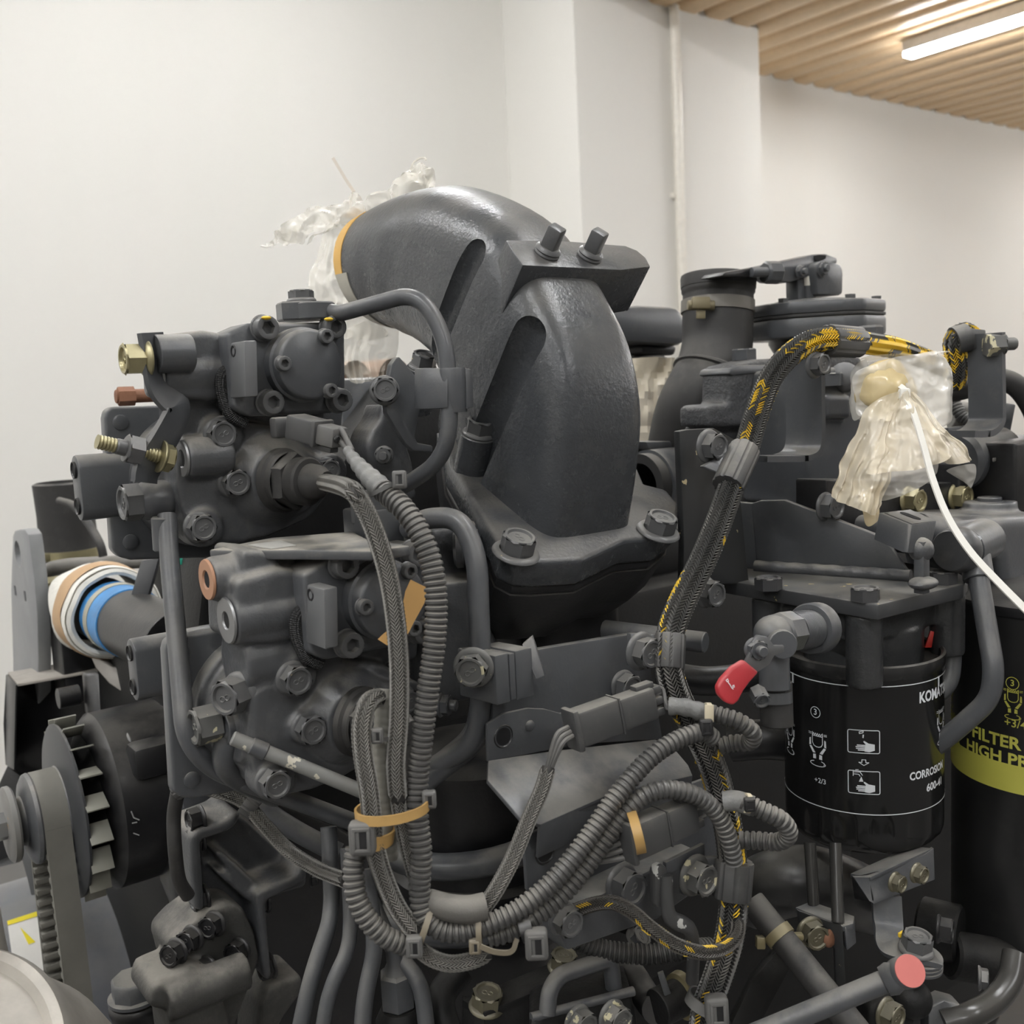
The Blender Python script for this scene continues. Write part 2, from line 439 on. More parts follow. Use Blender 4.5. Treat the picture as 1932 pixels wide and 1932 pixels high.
def _mark(mb, af, z):     # raised strength mark on the head: the numeral 8
    for cy in (-.11, .11):
        pts = [V((af * .085 * math.cos(t), af * (cy + .10 * math.sin(t)), z)) for t in [2 * math.pi * k / 10 for k in range(11)]]
        mb.tube(pts, af * .022, 5)
def fast_meshes():
    F = {}
    a = MB(); _hexbody(a, .017, .002, .0120); _mark(a, .017, .0107); F['flange'] = a.mesh('bolt', 30)
    a = MB(); a.lathe((0, 0, 0), Z, [(.0082, 0), (.0110, 0), (.0114, .0008), (.0110, .0018), (.0100, .0028), (.0082, .0030)], 28); F['washer'] = a.mesh('washer', 40)
    a = MB(); _hexbody(a, .017, 0, .0090); _mark(a, .017, .0077); F['hex'] = a.mesh('bolt', 30)
    a = MB(); _hexbody(a, .017, 0, .0100, False); a.lathe((0, 0, 0), Z, [(.0052, .010), (.0052, .0155), (.0044, .0165), (0, .0165)], 16); F['nut'] = a.mesh('nut', 30)
    a = MB(); n = 40
    a.lathe((0, 0, 0), Z, [(.0080, 0), (.0080, .0078), (.0074, .0086), (.0060, .0090), (.0046, .0088)], n)
    k = len(a.v) - n
    for i in range(k - 0): 
        t = i % n
        if i < 2 * n and t % 2: a.v[i] = V((a.v[i].x * .965, a.v[i].y * .965, a.v[i].z))
    for i in range(k, len(a.v)):
        t = 2 * math.pi * (i - k) / n; d = .0040 / math.cos(((t + math.pi / 6) % (math.pi / 3)) - math.pi / 6); a.v[i] = V((d * math.cos(t), d * math.sin(t), .0087))
    o = len(a.v); low = [V((v.x * .96, v.y * .96, .0035)) for v in a.v[k:o]]; a.v += low; a.v.append(V((0, 0, .0033)))
    for i in range(n): a.f += [(k + i, k + (i + 1) % n, o + (i + 1) % n, o + i), (o + i, o + (i + 1) % n, o + n)]
    F['socket'] = a.mesh('cap_screw', 35)
    a = MB(); a.box((0, 0, .010), (.0088, .0088, .015), bev=.0012, seg=2); a.lathe((0, 0, 0), Z, [(.0075, 0), (.0078, .001), (.0072, .002), (.0078, .003), (.0072, .004), (.006, .005), (0, .005)], 20); F['square'] = a.mesh('pipe_plug', 30)
    return F
FM = fast_meshes()
for i, f in FM.items(): f['k'] = i
FMM = {}
def fm(kind, mt):
    key = (kind, mt.name)
    if key not in FMM:
        FMM[key] = FM[kind].copy(); FMM[key].materials.append(mt)
    return FMM[key]
def bolt(parent, p, axis, s=1.0, kind='flange', mt=None, rot=None, washer=True, wmt=None, wr=1.0, sl=None):
    mt = mt or BOLTM; u, w_, a = frame(axis)
    rot = rot if rot is not None else (hash((round(p.x * 999), round(p.z * 999))) % 60) * math.pi / 180
    M = Matrix((u, w_, a)).transposed().to_4x4(); M.translation = p
    sl = sl or s
    M = M @ Matrix.Rotation(rot, 4, 'Z') @ Matrix.Diagonal((s, s, sl, 1))
    nm = {'nut': 'nut', 'socket': 'cap_screw', 'square': 'pipe_plug'}.get(kind, 'bolt')
    o = obj(nm, fm(kind, mt), None, parent, mw=M)
    if washer and kind != 'square':
        obj('washer', fm('washer', wmt or mt), None, o, mw=M @ Matrix.Diagonal((wr, wr, 1, 1)) if kind != 'socket' else M @ Matrix.Translation((0, 0, -.0004)) @ Matrix.Diagonal((.80 * wr, .80 * wr, .5, 1)))
    return o
HH = {'flange': .012, 'hex': .009, 'nut': .010, 'socket': .009, 'square': .015}
def bY(parent, c, s, y, k='flange', sc=1.0, **kw):
    """bolts whose head faces look along -Y; pixels give the head-face centres, y the seat plane"""
    return [bolt(parent, onY(p[0], p[1], y - HH[k] * (kw.get('sl') or sc)) + Y * HH[k] * (kw.get('sl') or sc), -Y, sc, k, **kw) for p in q(c, s)]
def bX(parent, c, s, x, k='flange', sc=1.0, **kw):
    return [bolt(parent, onX(p[0], p[1], x - HH[k] * (kw.get('sl') or sc)) + X * HH[k] * (kw.get('sl') or sc), -X, sc, k, **kw) for p in q(c, s)]
def bZ(parent, c, s, z, k='hex', sc=1.0, **kw):
    return [bolt(parent, onZ(p[0], p[1], z + HH[k] * sc) - Z * HH[k] * sc, Z, sc, k, **kw) for p in q(c, s)]
def pipe(name, pts, r, mt, parent=None, rad=.02, seg=18, **k):
    return obj(name, MB().tube(rounded(pts, rad), r, seg), mt, parent, **k)
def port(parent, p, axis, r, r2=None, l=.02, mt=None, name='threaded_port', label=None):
    """machined boss face with a threaded hole, its shade painted on a black disc"""
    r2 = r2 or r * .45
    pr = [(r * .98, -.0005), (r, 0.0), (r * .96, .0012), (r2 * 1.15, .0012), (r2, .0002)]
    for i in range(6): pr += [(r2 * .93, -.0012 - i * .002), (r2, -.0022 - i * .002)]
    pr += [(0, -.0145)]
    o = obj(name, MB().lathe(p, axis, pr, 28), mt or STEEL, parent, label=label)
    obj('bore_shade', MB().lathe(p, axis, [(r2 * .98, .0003), (0, .0003)], 20), mat('hole_shade', (.004, .004, .004), .9), o)  # black disc laid over the hole, painted in place of its shade
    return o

# ================================================================ engine block and cylinder head (mostly hidden behind the fittings)
eng = thing('engine_block', 'dark grey engine block behind the pumps, hoses and filters', 'engine')
zb = onY(1500, 960, .95).z
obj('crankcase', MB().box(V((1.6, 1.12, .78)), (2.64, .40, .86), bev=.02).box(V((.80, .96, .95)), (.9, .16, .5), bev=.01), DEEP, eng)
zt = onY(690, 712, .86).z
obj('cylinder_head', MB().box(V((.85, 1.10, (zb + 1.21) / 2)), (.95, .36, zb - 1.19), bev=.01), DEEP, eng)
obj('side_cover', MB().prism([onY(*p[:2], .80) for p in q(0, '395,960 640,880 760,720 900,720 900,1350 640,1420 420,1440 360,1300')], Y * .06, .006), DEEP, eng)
p0, p1 = onY(640, 712, .86), onY(742, 712, .86)
obj('rocker_cover', MB().box(V(((p0.x + p1.x) / 2 + .07, .91, zt - .16)), (p1.x - p0.x + .14, .10, .32), bev=.006), PAINT, eng)
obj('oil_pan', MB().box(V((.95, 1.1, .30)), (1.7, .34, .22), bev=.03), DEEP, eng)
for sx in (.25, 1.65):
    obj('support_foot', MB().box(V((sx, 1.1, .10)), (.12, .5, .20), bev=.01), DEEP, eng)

# ================================================================ intake elbow
XE = at(1030, 1000, .66).x; HW = .040
el = thing('intake_elbow', 'large dark grey cast intake elbow with two deep bolt grooves and a square-shouldered front', 'elbow')
# stations: outer px, inner px (crop 2), depth or offset from the plane of the left face, squareness, yaw of the pipe
ST = [('562,320', '640,835', .047, 2.0, 0), ('672,252', '690,852', .0455, 2.0, 0), ('785,203', '718,880', .040, 2.1, 0), ('905,198', '748,915', .028, 2.5, 0), ('1078,345', '768,990', .007, 3.3, 0),
      ('1225,650', '798,1090', 0, 4.5, 0), ('1340,930', '826,1190', 0, 5.5, 0), ('1390,1250', '855,1300', 0, 6, 0), ('1372,1560', '885,1400', 0, 6, 0), ('1335,1830', '915,1530', 0, 6, 0)]
O, I, E_, YW = [], [], [], []
for o_, i_, dx, ex, yw in ST:
    for s_, T_ in ((o_, O), (i_, I)): T_.append(PD(2, s_, dx)[0] if dx > .5 else PX(2, s_, XE + dx)[0])
    E_.append(ex); YW.append(yw)
def lerpl(L, j, r=5):
    i = min(j // r, len(L) - 2); t = (j - i * r) / r; return L[i] * (1 - t) + L[i + 1] * t
Od, Id = cr(O, 5), cr(I, 5)
XM = XE + HW
rp = (Od[0] - Id[0]).length / 2
secs = []
print('elbow', [round(dep(p),3) for p in O], [round(dep(p),3) for p in I])
for j, (o_, i_) in enumerate(zip(Od, Id)):
    e = lerpl(E_, j); yw = math.radians(lerpl(YW, j)); L_ = V((math.cos(yw), math.sin(yw), 0))
    u = 1 - lerpl([x_[2] for x_ in ST], j) / .047; u = max(0, u); hw = rp * (1 - u) + HW * u
    c = (o_ + i_) / 2 + L_ * hw * u; h = (o_ - i_) / 2; s = []
    for k in range(56):
        a = 2 * math.pi * k / 56; ca, sa = math.cos(a), math.sin(a)
        ca = math.copysign(abs(ca) ** (2 / e), ca); sa = math.copysign(abs(sa) ** (2 / e), sa)
        s.append(c + L_ * (hw * sa) + h * ca)
    secs.append(s)
body = MB().loft(secs)
NF = V((0, -math.sin(math.radians(25)), math.cos(math.radians(25))))
PF = PX(2, '1335,1810', XE)[0]
# bolt grooves, cut along the flange bolts
cutter = MB()
for a_, b_, r_ in (('990,470', '800,930', .0125), ('1240,855', '985,1440', .0150)):
    A_, B_ = PX(2, a_, XE - .002)[0], PX(2, b_, XE - .004)[0]; d = (A_ - B_).normalized()
    cutter.lathe(A_ - d * .005, d, [(0, -(A_ - B_).length - .02), (r_, -(A_ - B_).length - .02)] + [(r_ * math.cos(t), r_ * math.sin(t)) for t in [i * math.pi / 16 for i in range(8)]] + [(0, r_)], 28)
bm_ = cut(body, cutter); finish(bm_, 50)
obj('elbow_casting', bm_, ELB, el)
fl = PP(2, '890,1450 1000,1640 1095,1790 1125,1862 1200,1900 1300,1905 1500,1895 1690,1806 1850,1795 1930,1730 1940,1645 1880,1575 1780,1550 1650,1250 1150,1060 850,1180', PF, NF)
obj('base_flange', MB().prism(fl, -NF * .021, .004, 3), ELB, el)
ct = sum(fl, V()) / len(fl)
obj('joint_spacer', MB().prism([ct + (p - ct) * .97 - NF * .021 for p in fl], -NF * .006, .001), DARK, el)
# fillet strip where the body meets the flange
# top pad with two square plugs
NP = V((0, -.65, .76)); P0 = PX(2, '1222,555', XE)[0]
pad = PP(2, '1145,440 1440,446 1690,466 1745,488 1785,522 1806,562 1670,577 1222,555', P0, NP)
obj('top_pad', MB().prism(pad, -NP * .038, .0012, 2), ELB, el)
for s_ in ('1330,505', '1524,520'):
    bolt(el, PP(2, s_, P0, NP)[0], NP, 1.15, 'square', rot=.5)
# flange bolts
for s_, w_ in (('1210,1790', 0), ('1862,1700', 0)):
    p = PP(2, s_, PF + NF * .013, NF)[0] - NF * .013
    bolt(el, p, NF, 1.12, 'flange', BOLTM, wr=1.2)
for s_, hgt, rr in (('888,885', .027, .0125), ('784,770', .034, .0125)):
    p = PP(0, s_, PF, NF)[0]
    obj('bolt_boss', MB().cyl(p - NF * .002, NF, rr, hgt + .002, 28), ELB, el)
    bolt(el, p + NF * hgt, NF, 1.0, 'flange', BOLTM)
# tape around the open end of the pipe
def ring(j0, j1, k0, k1, off, mt, nm, j0f=0):
    mb = MB(); A = []
    for j in (j0, j1):
        s0 = [secs[int(j)][k] for k in range(56)]; c = sum(s0, V()) / 56
        f_ = j - int(j)
        if f_ > 0: s0 = [a.lerp(b, f_) for a, b in zip(s0, secs[int(j) + 1])]
        A.append([c + (p - c) * (1 + off) for p in s0])
    vs, fs = [], []
    ks = [k % 56 for k in range(k0, k1 + 1)]
    for k in ks: vs += [A[0][k], A[1][k], A[0][k] + (sum(A[0], V()) / 56 - A[0][k]) * .02, A[1][k] + (sum(A[1], V()) / 56 - A[1][k]) * .02]
    for i in range(len(ks) - 1):
        b = i * 4; fs += [(b, b + 1, b + 5, b + 4), (b + 2, b + 6, b + 7, b + 3), (b, b + 4, b + 6, b + 2), (b + 1, b + 3, b + 7, b + 5)]
    return obj(nm, MB().add(vs, fs), mt, el)
ring(0, 1.8, 41, 62, .012, mat('amber_tape', (.62, .36, .08), .35), 'tape')
ring(0, 3.0, 22, 41, .016, mat('dirty_clear_tape', (.40, .38, .32), .35, var=.25), 'tape')

# ---- manifold under the elbow
mf = eng
fo = [ct + (p - ct) * .985 - NF * .027 for p in fl]
f2 = [ct + (p - ct) * .80 - NF * .075 + Y * .01 for p in fl]
obj('manifold_neck', MB().loft([fo, [a.lerp(b, .35) + NF * -.012 for a, b in zip(fo, f2)], f2]), DARK, mf)
obj('manifold_runner', MB().box(ct - NF * .10 + Y * .12 + X * .01, (.10, .30, .07), bev=.01), DARK, mf)

# ================================================================ the two high-pressure supply pumps
YP = at(585, 690, .66).y            # plane of the round cap of the upper pump
def pump(T, upper, label):
    """both pumps are one model; coordinates are read off the upper one (crop 1) and moved by T"""
    t = thing('supply_pump', label, 'pump', 'supply pumps')
    def S(pts): return [p + T for p in pts]
    yb = YP + .105                    # face of the mounting plate
    # mounting plate, rounded square with thickness
    pl = S(PY(1, '290,860 300,815 330,795 640,785 860,790 900,1200 900,1640 440,1655 375,1640 335,1600', yb))
    obj('mounting_plate', MB().prism(pl, Y * .012, .003, 3), PAINT, t)
    for s_ in ('378,882', '434,1552'):
        p = S(PY(1, s_, yb))[0]; obj('rivet', MB().lathe(p + Y * .001, -Y, [(.0052, 0), (.0052, .002), (.004, .0026), (0, .0026)], 20), PAINT, t)
    # ear on the left with two threaded holes, facing left
    e0 = S(PY(1, '155,1240', yb + .02))[0]
    ear = MB(); ze = [S(PY(1, s_, yb + .015))[0].z + (0 if upper else .014) for s_ in ('150,1060', '165,1425')]
    ex = S(PY(1, '150,1240', yb - .004))[0].x + (0 if upper else .026); cz = (ze[0] + ze[1]) / 2; hh = (ze[0] - ze[1]) / 2
    oval = [V((ex, yb + .004 + .010 * math.cos(a), cz + (hh - .010) * (1 if math.sin(a) > 0 else -1) + .010 * math.sin(a))) for a in [2 * math.pi * (k + .5) / 24 for k in range(24)]]
    obj('ear', ear.prism(oval, X * .060, .0015), PAINT, t)
    for zz in (cz + hh * .55, cz - hh * .55):
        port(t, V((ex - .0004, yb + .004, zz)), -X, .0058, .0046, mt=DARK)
    # main casting
    c = MB(); yf = YP + .038
    hub = S(PY(1, '800,1190', yb))[0]
    c.cyl(hub + Y * .002, -Y, .048, .016, 40).cyl(hub, -Y, .042, .045, 40)
    c.prism(S(PY(1, '705,1005 760,965 880,955 905,870 960,850 1030,880 1120,880 1250,900 1440,960 1590,1100 1600,1220 1450,1420 1300,1490 1200,1530 1050,1565 850,1575 765,1530 745,1440 700,1250', yf)), Y * .062, .004)
    # oval cover for the cable gland, with its two ears
    c.prism(S(PY(1, '915,1195 985,1130 1180,985 1300,975 1420,1030 1590,1110 1610,1180 1560,1230 1440,1380 1300,1440 1150,1400 1040,1310 940,1290', yf - .006)), Y * .03, .004)
    g0 = S(PY(1, '1255,1205', yf - .006))[0]
    c.lathe(g0 + Y * .004, -Y, [(0, 0), (.030, 0), (.025, .006), (.0205, .012), (0, .012)], 32)
    # inlet block on top with round bosses
    bx = S(PY(1, '625,400 660,385 850,362 985,385 985,740 900,760 760,750 640,735', yf - .004))
    c.prism(bx, Y * .05, .004)
    c.prism(S(PY(1, '690,700 960,700 960,960 700,960', yf + .010)), Y * .04, .004)
    b1 = S(PY(1, '655,620', yf + .008))[0] - X * .007
    c.cyl(b1, X, .0150, .05, 32)
    b2 = S(PY(1, '735,1085', yf - .002))[0]
    if upper: c.cyl(b2, X, .0132, .03, 28)
    b3 = S(PY(1, '640,1310', yf + .02))[0]
    c.cyl(b3, X, .011, .05, 28)
    if not upper:
        c.prism(PY(3, '668,228 700,222 850,236 856,560 760,600 668,560', (b1.y - .006)), Y * .05, .003)
        c.cyl(S(PY(1, '530,420', yf + .02))[0] - X * .004, X, .0132, .05, 28)
        c.cyl(S(PY(1, '800,860', yf + .02))[0] - X * .02, X, .022, .06, 28)
    for s_ in ('960,950', '1040,1225', '848,1478', '1560,1155'):
        p = S(PY(1, s_, yf - .002))[0]; c.cyl(p + Y * .02, -Y, .0125, .021, 24)
    c.prism(S(PY(1, '1000,760 1640,760 1620,980 1000,960', YP + .046)), Y * .04, .003)
    castobj('pump_casting', c, CAST, t, voxel=.0015, smooth=5)
    bY2 = lambda s_, y, k, sc, **kw: [bolt(t, onY(p[0], p[1], y - HH[k] * sc) + Y * HH[k] * sc + T, -Y, sc, k, **kw) for p in q(1, s_)]
    bY2('962,948 1042,1222 850,1475', yf - .003, 'flange', .92); bY2('1562,1150', yf - .003, 'flange', .8)
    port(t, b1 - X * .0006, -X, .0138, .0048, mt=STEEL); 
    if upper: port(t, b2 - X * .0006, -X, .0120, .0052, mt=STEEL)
    if not upper:
        zt3 = onY(*q(3, '760,227')[0][:2], b1.y - .006).z
        obj('top_cover', MB().prism(PZ(3, '500,224 600,226 950,224 1290,228 1480,205 1270,172 1200,135 800,166', zt3), -Z * .006, .0012), mat('dusty_top_paint', (.074, .076, .08), .4, dust=1.0, dustcol=(.34, .315, .27)), t, label='flat dusty top of the lower pump')
        obj('label_plate', MB().prism(PZ(3, '690,203 850,182 925,206 800,222', zt3 + .0002), Z * .0004, 0), mat('dusty_label', (.42, .41, .38), .5), t, label='dusty pale label on the top face')
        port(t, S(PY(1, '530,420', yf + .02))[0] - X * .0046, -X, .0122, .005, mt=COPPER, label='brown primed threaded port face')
    # regulator head: flange block, round cap, cap screws
    fb = S(PY(1, '975,380 1100,325 1640,318 1645,800 1560,830 1100,850 1010,800', YP + .019))
    obj('valve_flange', MB().prism(fb, Y * .034, .003, 3), PAINT, t)
    cc = S(PY(1, '1452,556', YP))[0]
    obj('round_cap', MB().lathe(cc, Y, [(0, -.0002), (.0205, -.0002), (.0225, .0012), (.0228, .002), (.0228, .010), (.0245, .011), (.0245, .0195), (0, .0195)], 48), PAINT, t)
    bY2('1210,350 1592,345 1240,770 1628,757', YP + .0170, 'socket', .98, mt=BOLTM)
    bY2('1541,399 1303,552 1567,704', YP + .001, 'socket', .60, mt=BOLTM)
    if upper:
        for s_ in ('1196,296', '1546,304'): obj('paint_mark', MB().sphere(onY(*q(1, s_)[0][:2], YP + .008), .0028, 12, 8, (1.2, .7, .45)), STRY, t, label='yellow paint mark')
    # terminal block on the left of the flange, its left face machined bright
    tb = S(PY(1, '1070,425 1145,422 1152,735 1078,742', YP - .002))
    obj('terminal_block', MB().prism(tb, Y * .034, .0012), mat('machined_grey', (.12, .122, .124), .42, dust=.25), t)
    xl = tb[0].x
    for dz in (.155, .845):
        z_ = tb[0].z + (tb[3].z - tb[0].z) * dz; p = V((xl + .0002, tb[0].y + .017, z_))
        obj('terminal_screw', MB().lathe(p, -X, [(0, -.0006), (.0024, -.0006), (.0024, .0008), (.0036, .0010), (.0040, .0004), (.0040, 0)], 16), DARK, t)
    # black lead looping from the terminal block
    ld = S([onY(p[0], p[1], YP + .030) for p in q(1, '1000,575 950,620 945,700 975,790 1010,850 1080,890')])
    obj('lead', MB().tube(cr(ld, 6), .0042, 12, attr=True), mat('woven_black', (.03, .03, .03), .55, weave=(7, 3000)), t)
    # cable gland: stepped rubber boot
    gd = (S(PD(1, '1460,1215', .60 if upper else .60))[0] - g0).normalized()
    gd = V((.32, -.94, -.02)).normalized()
    gp = g0 - Y * .006
    obj('gland_collar', MB().lathe(gp, gd, [(0, 0), (.0215, 0), (.0215, .004), (.0195, .0055), (.0195, .009), (.0185, .010)], 40), RUBBER, t)
    obj('gland_hex', MB().lathe(gp + gd * .009, gd, [(0, 0), (.0192, 0), (.0192, .007), (.0180, .0085), (0, .0085)], 6), RUBBER, t)
    obj('gland_boot', MB().lathe(gp + gd * .017, gd, [(0, 0), (.0156, 0), (.0160, .009), (.0148, .0105), (.0118, .0112), (.0108, .019), (.0082, .023), (.0070, .026), (0, .026)], 32), RUBBER, t)
    return t, gp + gd * .040, gd, dict(yf=yf, b3=b3, S=S, bY2=bY2)
UPT, UG, UGD, UD = pump(V((0, 0, 0)), True, 'upper supply pump with round cap and yellow zinc bracket bolts, left of the elbow')
TL = at(740, 1140, .605) - at(585, 690, .66)
LPT, LG, LGD, LD = pump(TL, False, 'lower supply pump with brown primed port face, half covered by hanging hoses')

# ---- bent bracket with zinc bolts on the upper pump
bk = thing('bent_bracket', 'bent flat steel bracket with yellow zinc bolts on the upper pump', 'bracket')
yk = UD['yf'] - .006
pts = PY(1, '545,380 560,470 575,590 600,680 670,760 700,800 680,870 610,1000 560,1080 520,1160 510,1220', yk)
obj('strap', MB().band(cr(pts, 5), RT * .96 - FW * .28, .022, .0034), PAINT, bk)
bolt(bk, onY(*q(1, '535,525')[0][:2], yk), -X, 1.02, 'flange', ZINC, sl=1.3)
obj('spacer', MB().cyl(onY(*q(1, '575,500')[0][:2], yk), X, .012, .022, 20), PAINT, bk)
pz = onY(*q(1, '545,1060')[0][:2], yk - .002)
zd = V((-.93, -.05, .30)).normalized()
obj('stud', MB().tube([pz - zd * .010 + zd * .0007 * i for i in range(62)], lambda a, i: (.0045 if i % 3 else .0038), 14), ZINC, bk)
bolt(bk, pz + zd * .006, zd, .95, 'nut', BOLTM, washer=False)
bolt(bk, pz - zd * .006, -zd, .9, 'hex', ZINC)
# ---- copper-brown threaded end behind
rb = thing('rusty_stud', 'rust brown threaded stud end behind the upper pump', 'stud')
pr_ = at(310, 745, .92); ax = (at(228, 748, .90) - pr_).normalized()
obj('shank', MB().cyl(pr_, ax, .006, .042, 18), RUST, rb); obj('nut', MB().lathe(pr_ + ax * .026, ax, [(0, 0), (.0085, 0), (.0085, .013), (.008, .014), (0, .014)], 6), RUST, rb)

# ---- fuel connector fitting on top of the upper pump and bent fuel pipe
fp = thing('fuel_pipe', 'bent dark steel fuel pipe arching from the upper pump down through the band clamp', 'pipe')
pf = [(612, 585, .685), (640, 592, .68), (775, 553, .655), (822, 590, .650), (846, 700, .650), (850, 830, .650), (838, 862, .655), (745, 925, .69), (700, 960, .71)]
pf = [at(*p) for p in pf]
pipe('bent_tube', [pf[0], pf[1], at(790, 551, .652), at(842, 640, .648), at(852, 858, .650), at(720, 945, .70)], .0054, PAINT, fp, rad=.028)
fh = at(564, 606, .69)
obj('fitting_hex', MB().cyl(fh, Z, .0150, .0125, 6, .0012, phase=.35), PAINT, fp)
obj('banjo_eye', MB().cyl(at(594, 604, .688), Z, .0140, .0115, 28, .001), PAINT, fp)
bolt(fp, at(569, 570, .69), Z, .88, 'hex', BOLTM)

# band clamp and its angle bracket
bc = thing('band_clamp', 'dark steel band clamp holding the fuel pipe to an angle bracket', 'clamp')
cc = at(849, 735, .650); 
prof = PZ(17, '1010,540 1180,515 1330,490 1480,490 1560,510 1600,540 1590,600 1500,640 1460,560 1300,560 1080,560', cc.z + .014)
def eln(p, a, r, l): return p
obj('band', MB().lathe(cc - Z * .0145 + X * .002, Z, [(.0055, 0), (.0082, 0), (.0085, .001), (.0085, .027), (.0082, .028), (.0055, .028)], 32), PAINT, bc)
obj('band_ear', MB().prism([at(*p) for p in ((800, 694, .652), (845, 694, .642), (845, 770, .642), (800, 772, .652))], Y * .012, .0008), PAINT, bc)
obj('band_lip', MB().prism([at(*p) for p in ((878, 694, .648), (892, 697, .652), (894, 768, .652), (881, 772, .648))], Y * .018, .0008), PAINT, bc)
yb_ = at(760, 760, .672).y
ob = PY(17, '770,480 815,415 850,400 1040,625 1130,650 1010,1230 1040,1300 1200,1330 1200,1400 1000,1385 920,1310 790,1110 720,990 710,800', yb_)
obj('angle_bracket', MB().prism(ob, Y * .0065, .0012), PAINT, bc)
bolt(bc, onY(*q(17, '790,750')[0][:2], yb_ - .012) + V((0, .012, 0)), V((-.45, -.89, .05)), .86, 'flange', BOLTM)
# lower casting lug with nut
lg = thing('casting_lug', 'dark cast lug with a hex nut below the band clamp', 'bracket')
yl = yb_ + .025
c = MB().prism(PY(17, '830,1100 900,1180 1000,1500 1050,1900 880,1932 700,1700 560,1500 500,1330 560,1170 650,1050 700,860', yl), Y * .03, .004)
castobj('lug_casting', c, CAST, lg, smooth=3)
bolt(lg, onY(*q(17, '690,1430')[0][:2], yl - .006), V((-.6, -.8, 0)), .58, 'nut', BOLTM)

# ---- banjo fitting and the long left-hand pipe
bj = thing('drain_pipe', 'long dark steel pipe dropping from a banjo bolt left of the pumps', 'pipe')
b0 = UD['b3'] - X * .004
obj('banjo_ring', MB().lathe(b0 + X * .006, -X, [(0, 0), (.0112, 0), (.0126, .004), (.0126, .016), (.0112, .020), (0, .020)], 32), PAINT, bj)
bolt(bj, b0 - X * .014, -X, 1.24, 'hex', BOLTM, washer=False)
db = dep(b0)
d0 = at(*q(1, '640,1400')[0][:2], db - .012)
top = at(*q(1, '622,1410')[0][:2], db - .012)
obj('sleeve', MB().cyl(top, (at(312, 1020, db - .01) - top), .0080, .022, 28, .001), PAINT, bj)
pipe('down_tube', [d0, at(320, 1060, db - .02), at(336, 1230, .628), at(350, 1395, .612), at(400, 1452, .628), at(690, 1560, .700)], .0060, PAINT, bj, rad=.05)
# banjo on the lower pump
bj2 = thing('banjo_fitting', 'banjo fitting with chipped hex bolt on the lower pump', 'fitting')
b1_ = at(450, 1365, .62)
obj('banjo_ring', MB().sphere(b1_, .0125, 24, 14).cyl(b1_ - X * .010, X, .0110, .05, 24), PAINT, bj2)
obj('banjo_neck', MB().tube(cr([b1_, at(425, 1420, .62), at(440, 1460, .635), at(520, 1500, .68)], 6), .0078, 18), PAINT, bj2)
bolt(bj2, at(410, 1362, .615), -X, 1.18, 'hex', mat('chipped_bolt', (.10, .10, .095), .4, dust=.4, chip=1.6, chipcol=(.50, .46, .30)), washer=False, sl=1.7)
# side lug with bolt on lower pump
sl_ = thing('side_lug', 'flat steel lug bolted to the side of the lower pump', 'bracket')
p = at(468, 1310, .612)
obj('lug_plate', MB().prism([at(452, 1268, .610), at(492, 1278, .600), at(497, 1392, .602), at(470, 1398, .606), at(450, 1340, .612)], V((.0, .012, 0)), .001), PAINT, sl_)
bolt(sl_, at(456, 1305, .606), V((-.9, -.43, 0)), 1.12, 'flange', BOLTM, sl=1.3)
# pale rod
rd = thing('grey_rod', 'light grey painted rod with paint chips slanting behind the hoses', 'rod')
ra, rb_ = at(438, 1392, .592), at(720, 1508, .615)
obj('rod', MB().cyl(ra, rb_ - ra, .0042, (rb_ - ra).length, 20), mat('light_grey_paint', (.20, .20, .19), .45, dust=.4, chip=1.4, chipcol=(.62, .58, .48)), rd)
obj('rod_collar', MB().cyl(ra + (rb_ - ra) * .12, rb_ - ra, .0050, .010, 20), PAINT, rd)

# ================================================================ hoses, conduits and the hanging wire loop
def zip_head(parent, p, ax, s=1.0, mt=None, label=None):
    """lock head of a cable tie with a black slab as the shade of its opening"""
    u, w_, a = frame(ax); p = V(p); h = MB().box(p, (.0135 * s, .0105 * s, .008 * s), (u, w_, a), bev=.0018 * s, seg=3)
    e = p + a * .0040 * s
    for d_, sz in ((u * .0042, (.0014, .0072, .0016)), (u * -.0042, (.0014, .0072, .0016)), (w_ * .0030, (.0090, .0014, .0016)), (w_ * -.0030, (.0090, .0014, .0016))):
        h.box(e + d_ * s, tuple(v * s for v in sz), (u, w_, a), bev=.0003 * s)
    o = obj('lock_head', h, mt or GPLAST, parent, label=label)
    obj('slot_shade', MB().box(e - w_ * .0008 * s, (.0068 * s, .0030 * s, .0006 * s), (u, w_, a), bev=0), DARK, o)  # black slab painted as the shade inside the lock opening
    return o
def tie(label, pts, wid, mt, head=None, hs=1.0, hm=None, hax=None, th=.0013, name='cable_tie', tail=None, group=None):
    """cable tie looped through pts (closed ring, 3-D)"""
    t = thing(name, label, 'cable tie', group); C_ = sum(pts, V()) / len(pts); cl = cr(pts, 6, True); cl.append(cl[0])
    n = len(cl); nr = [(p - C_) for p in cl]
    obj('strap', MB().band(cl, nr, wid, th), mt, t)
    if head is not None: zip_head(t, head, hax or -FW, hs, hm or mt)
    if tail: obj('tail', MB().band(cr(tail, 6), -FW, wid * .9, th), mt, t)
    return t
def ringpts(a, b, depthr, n=10, bow=0.0):
    """loop around a bundle seen edge on from px/depth a to b"""
    A, B = at(*a), at(*b); c = (A + B) / 2; h = (B - A) / 2; d = FW * depthr
    return [c + h * math.cos(t) + d * math.sin(t) + UP * (-bow * math.sin(t)) for t in [2 * math.pi * k / n for k in range(n)]]
WCORE = mat('woven_core', (.022, .021, .02), .6, dust=.2)
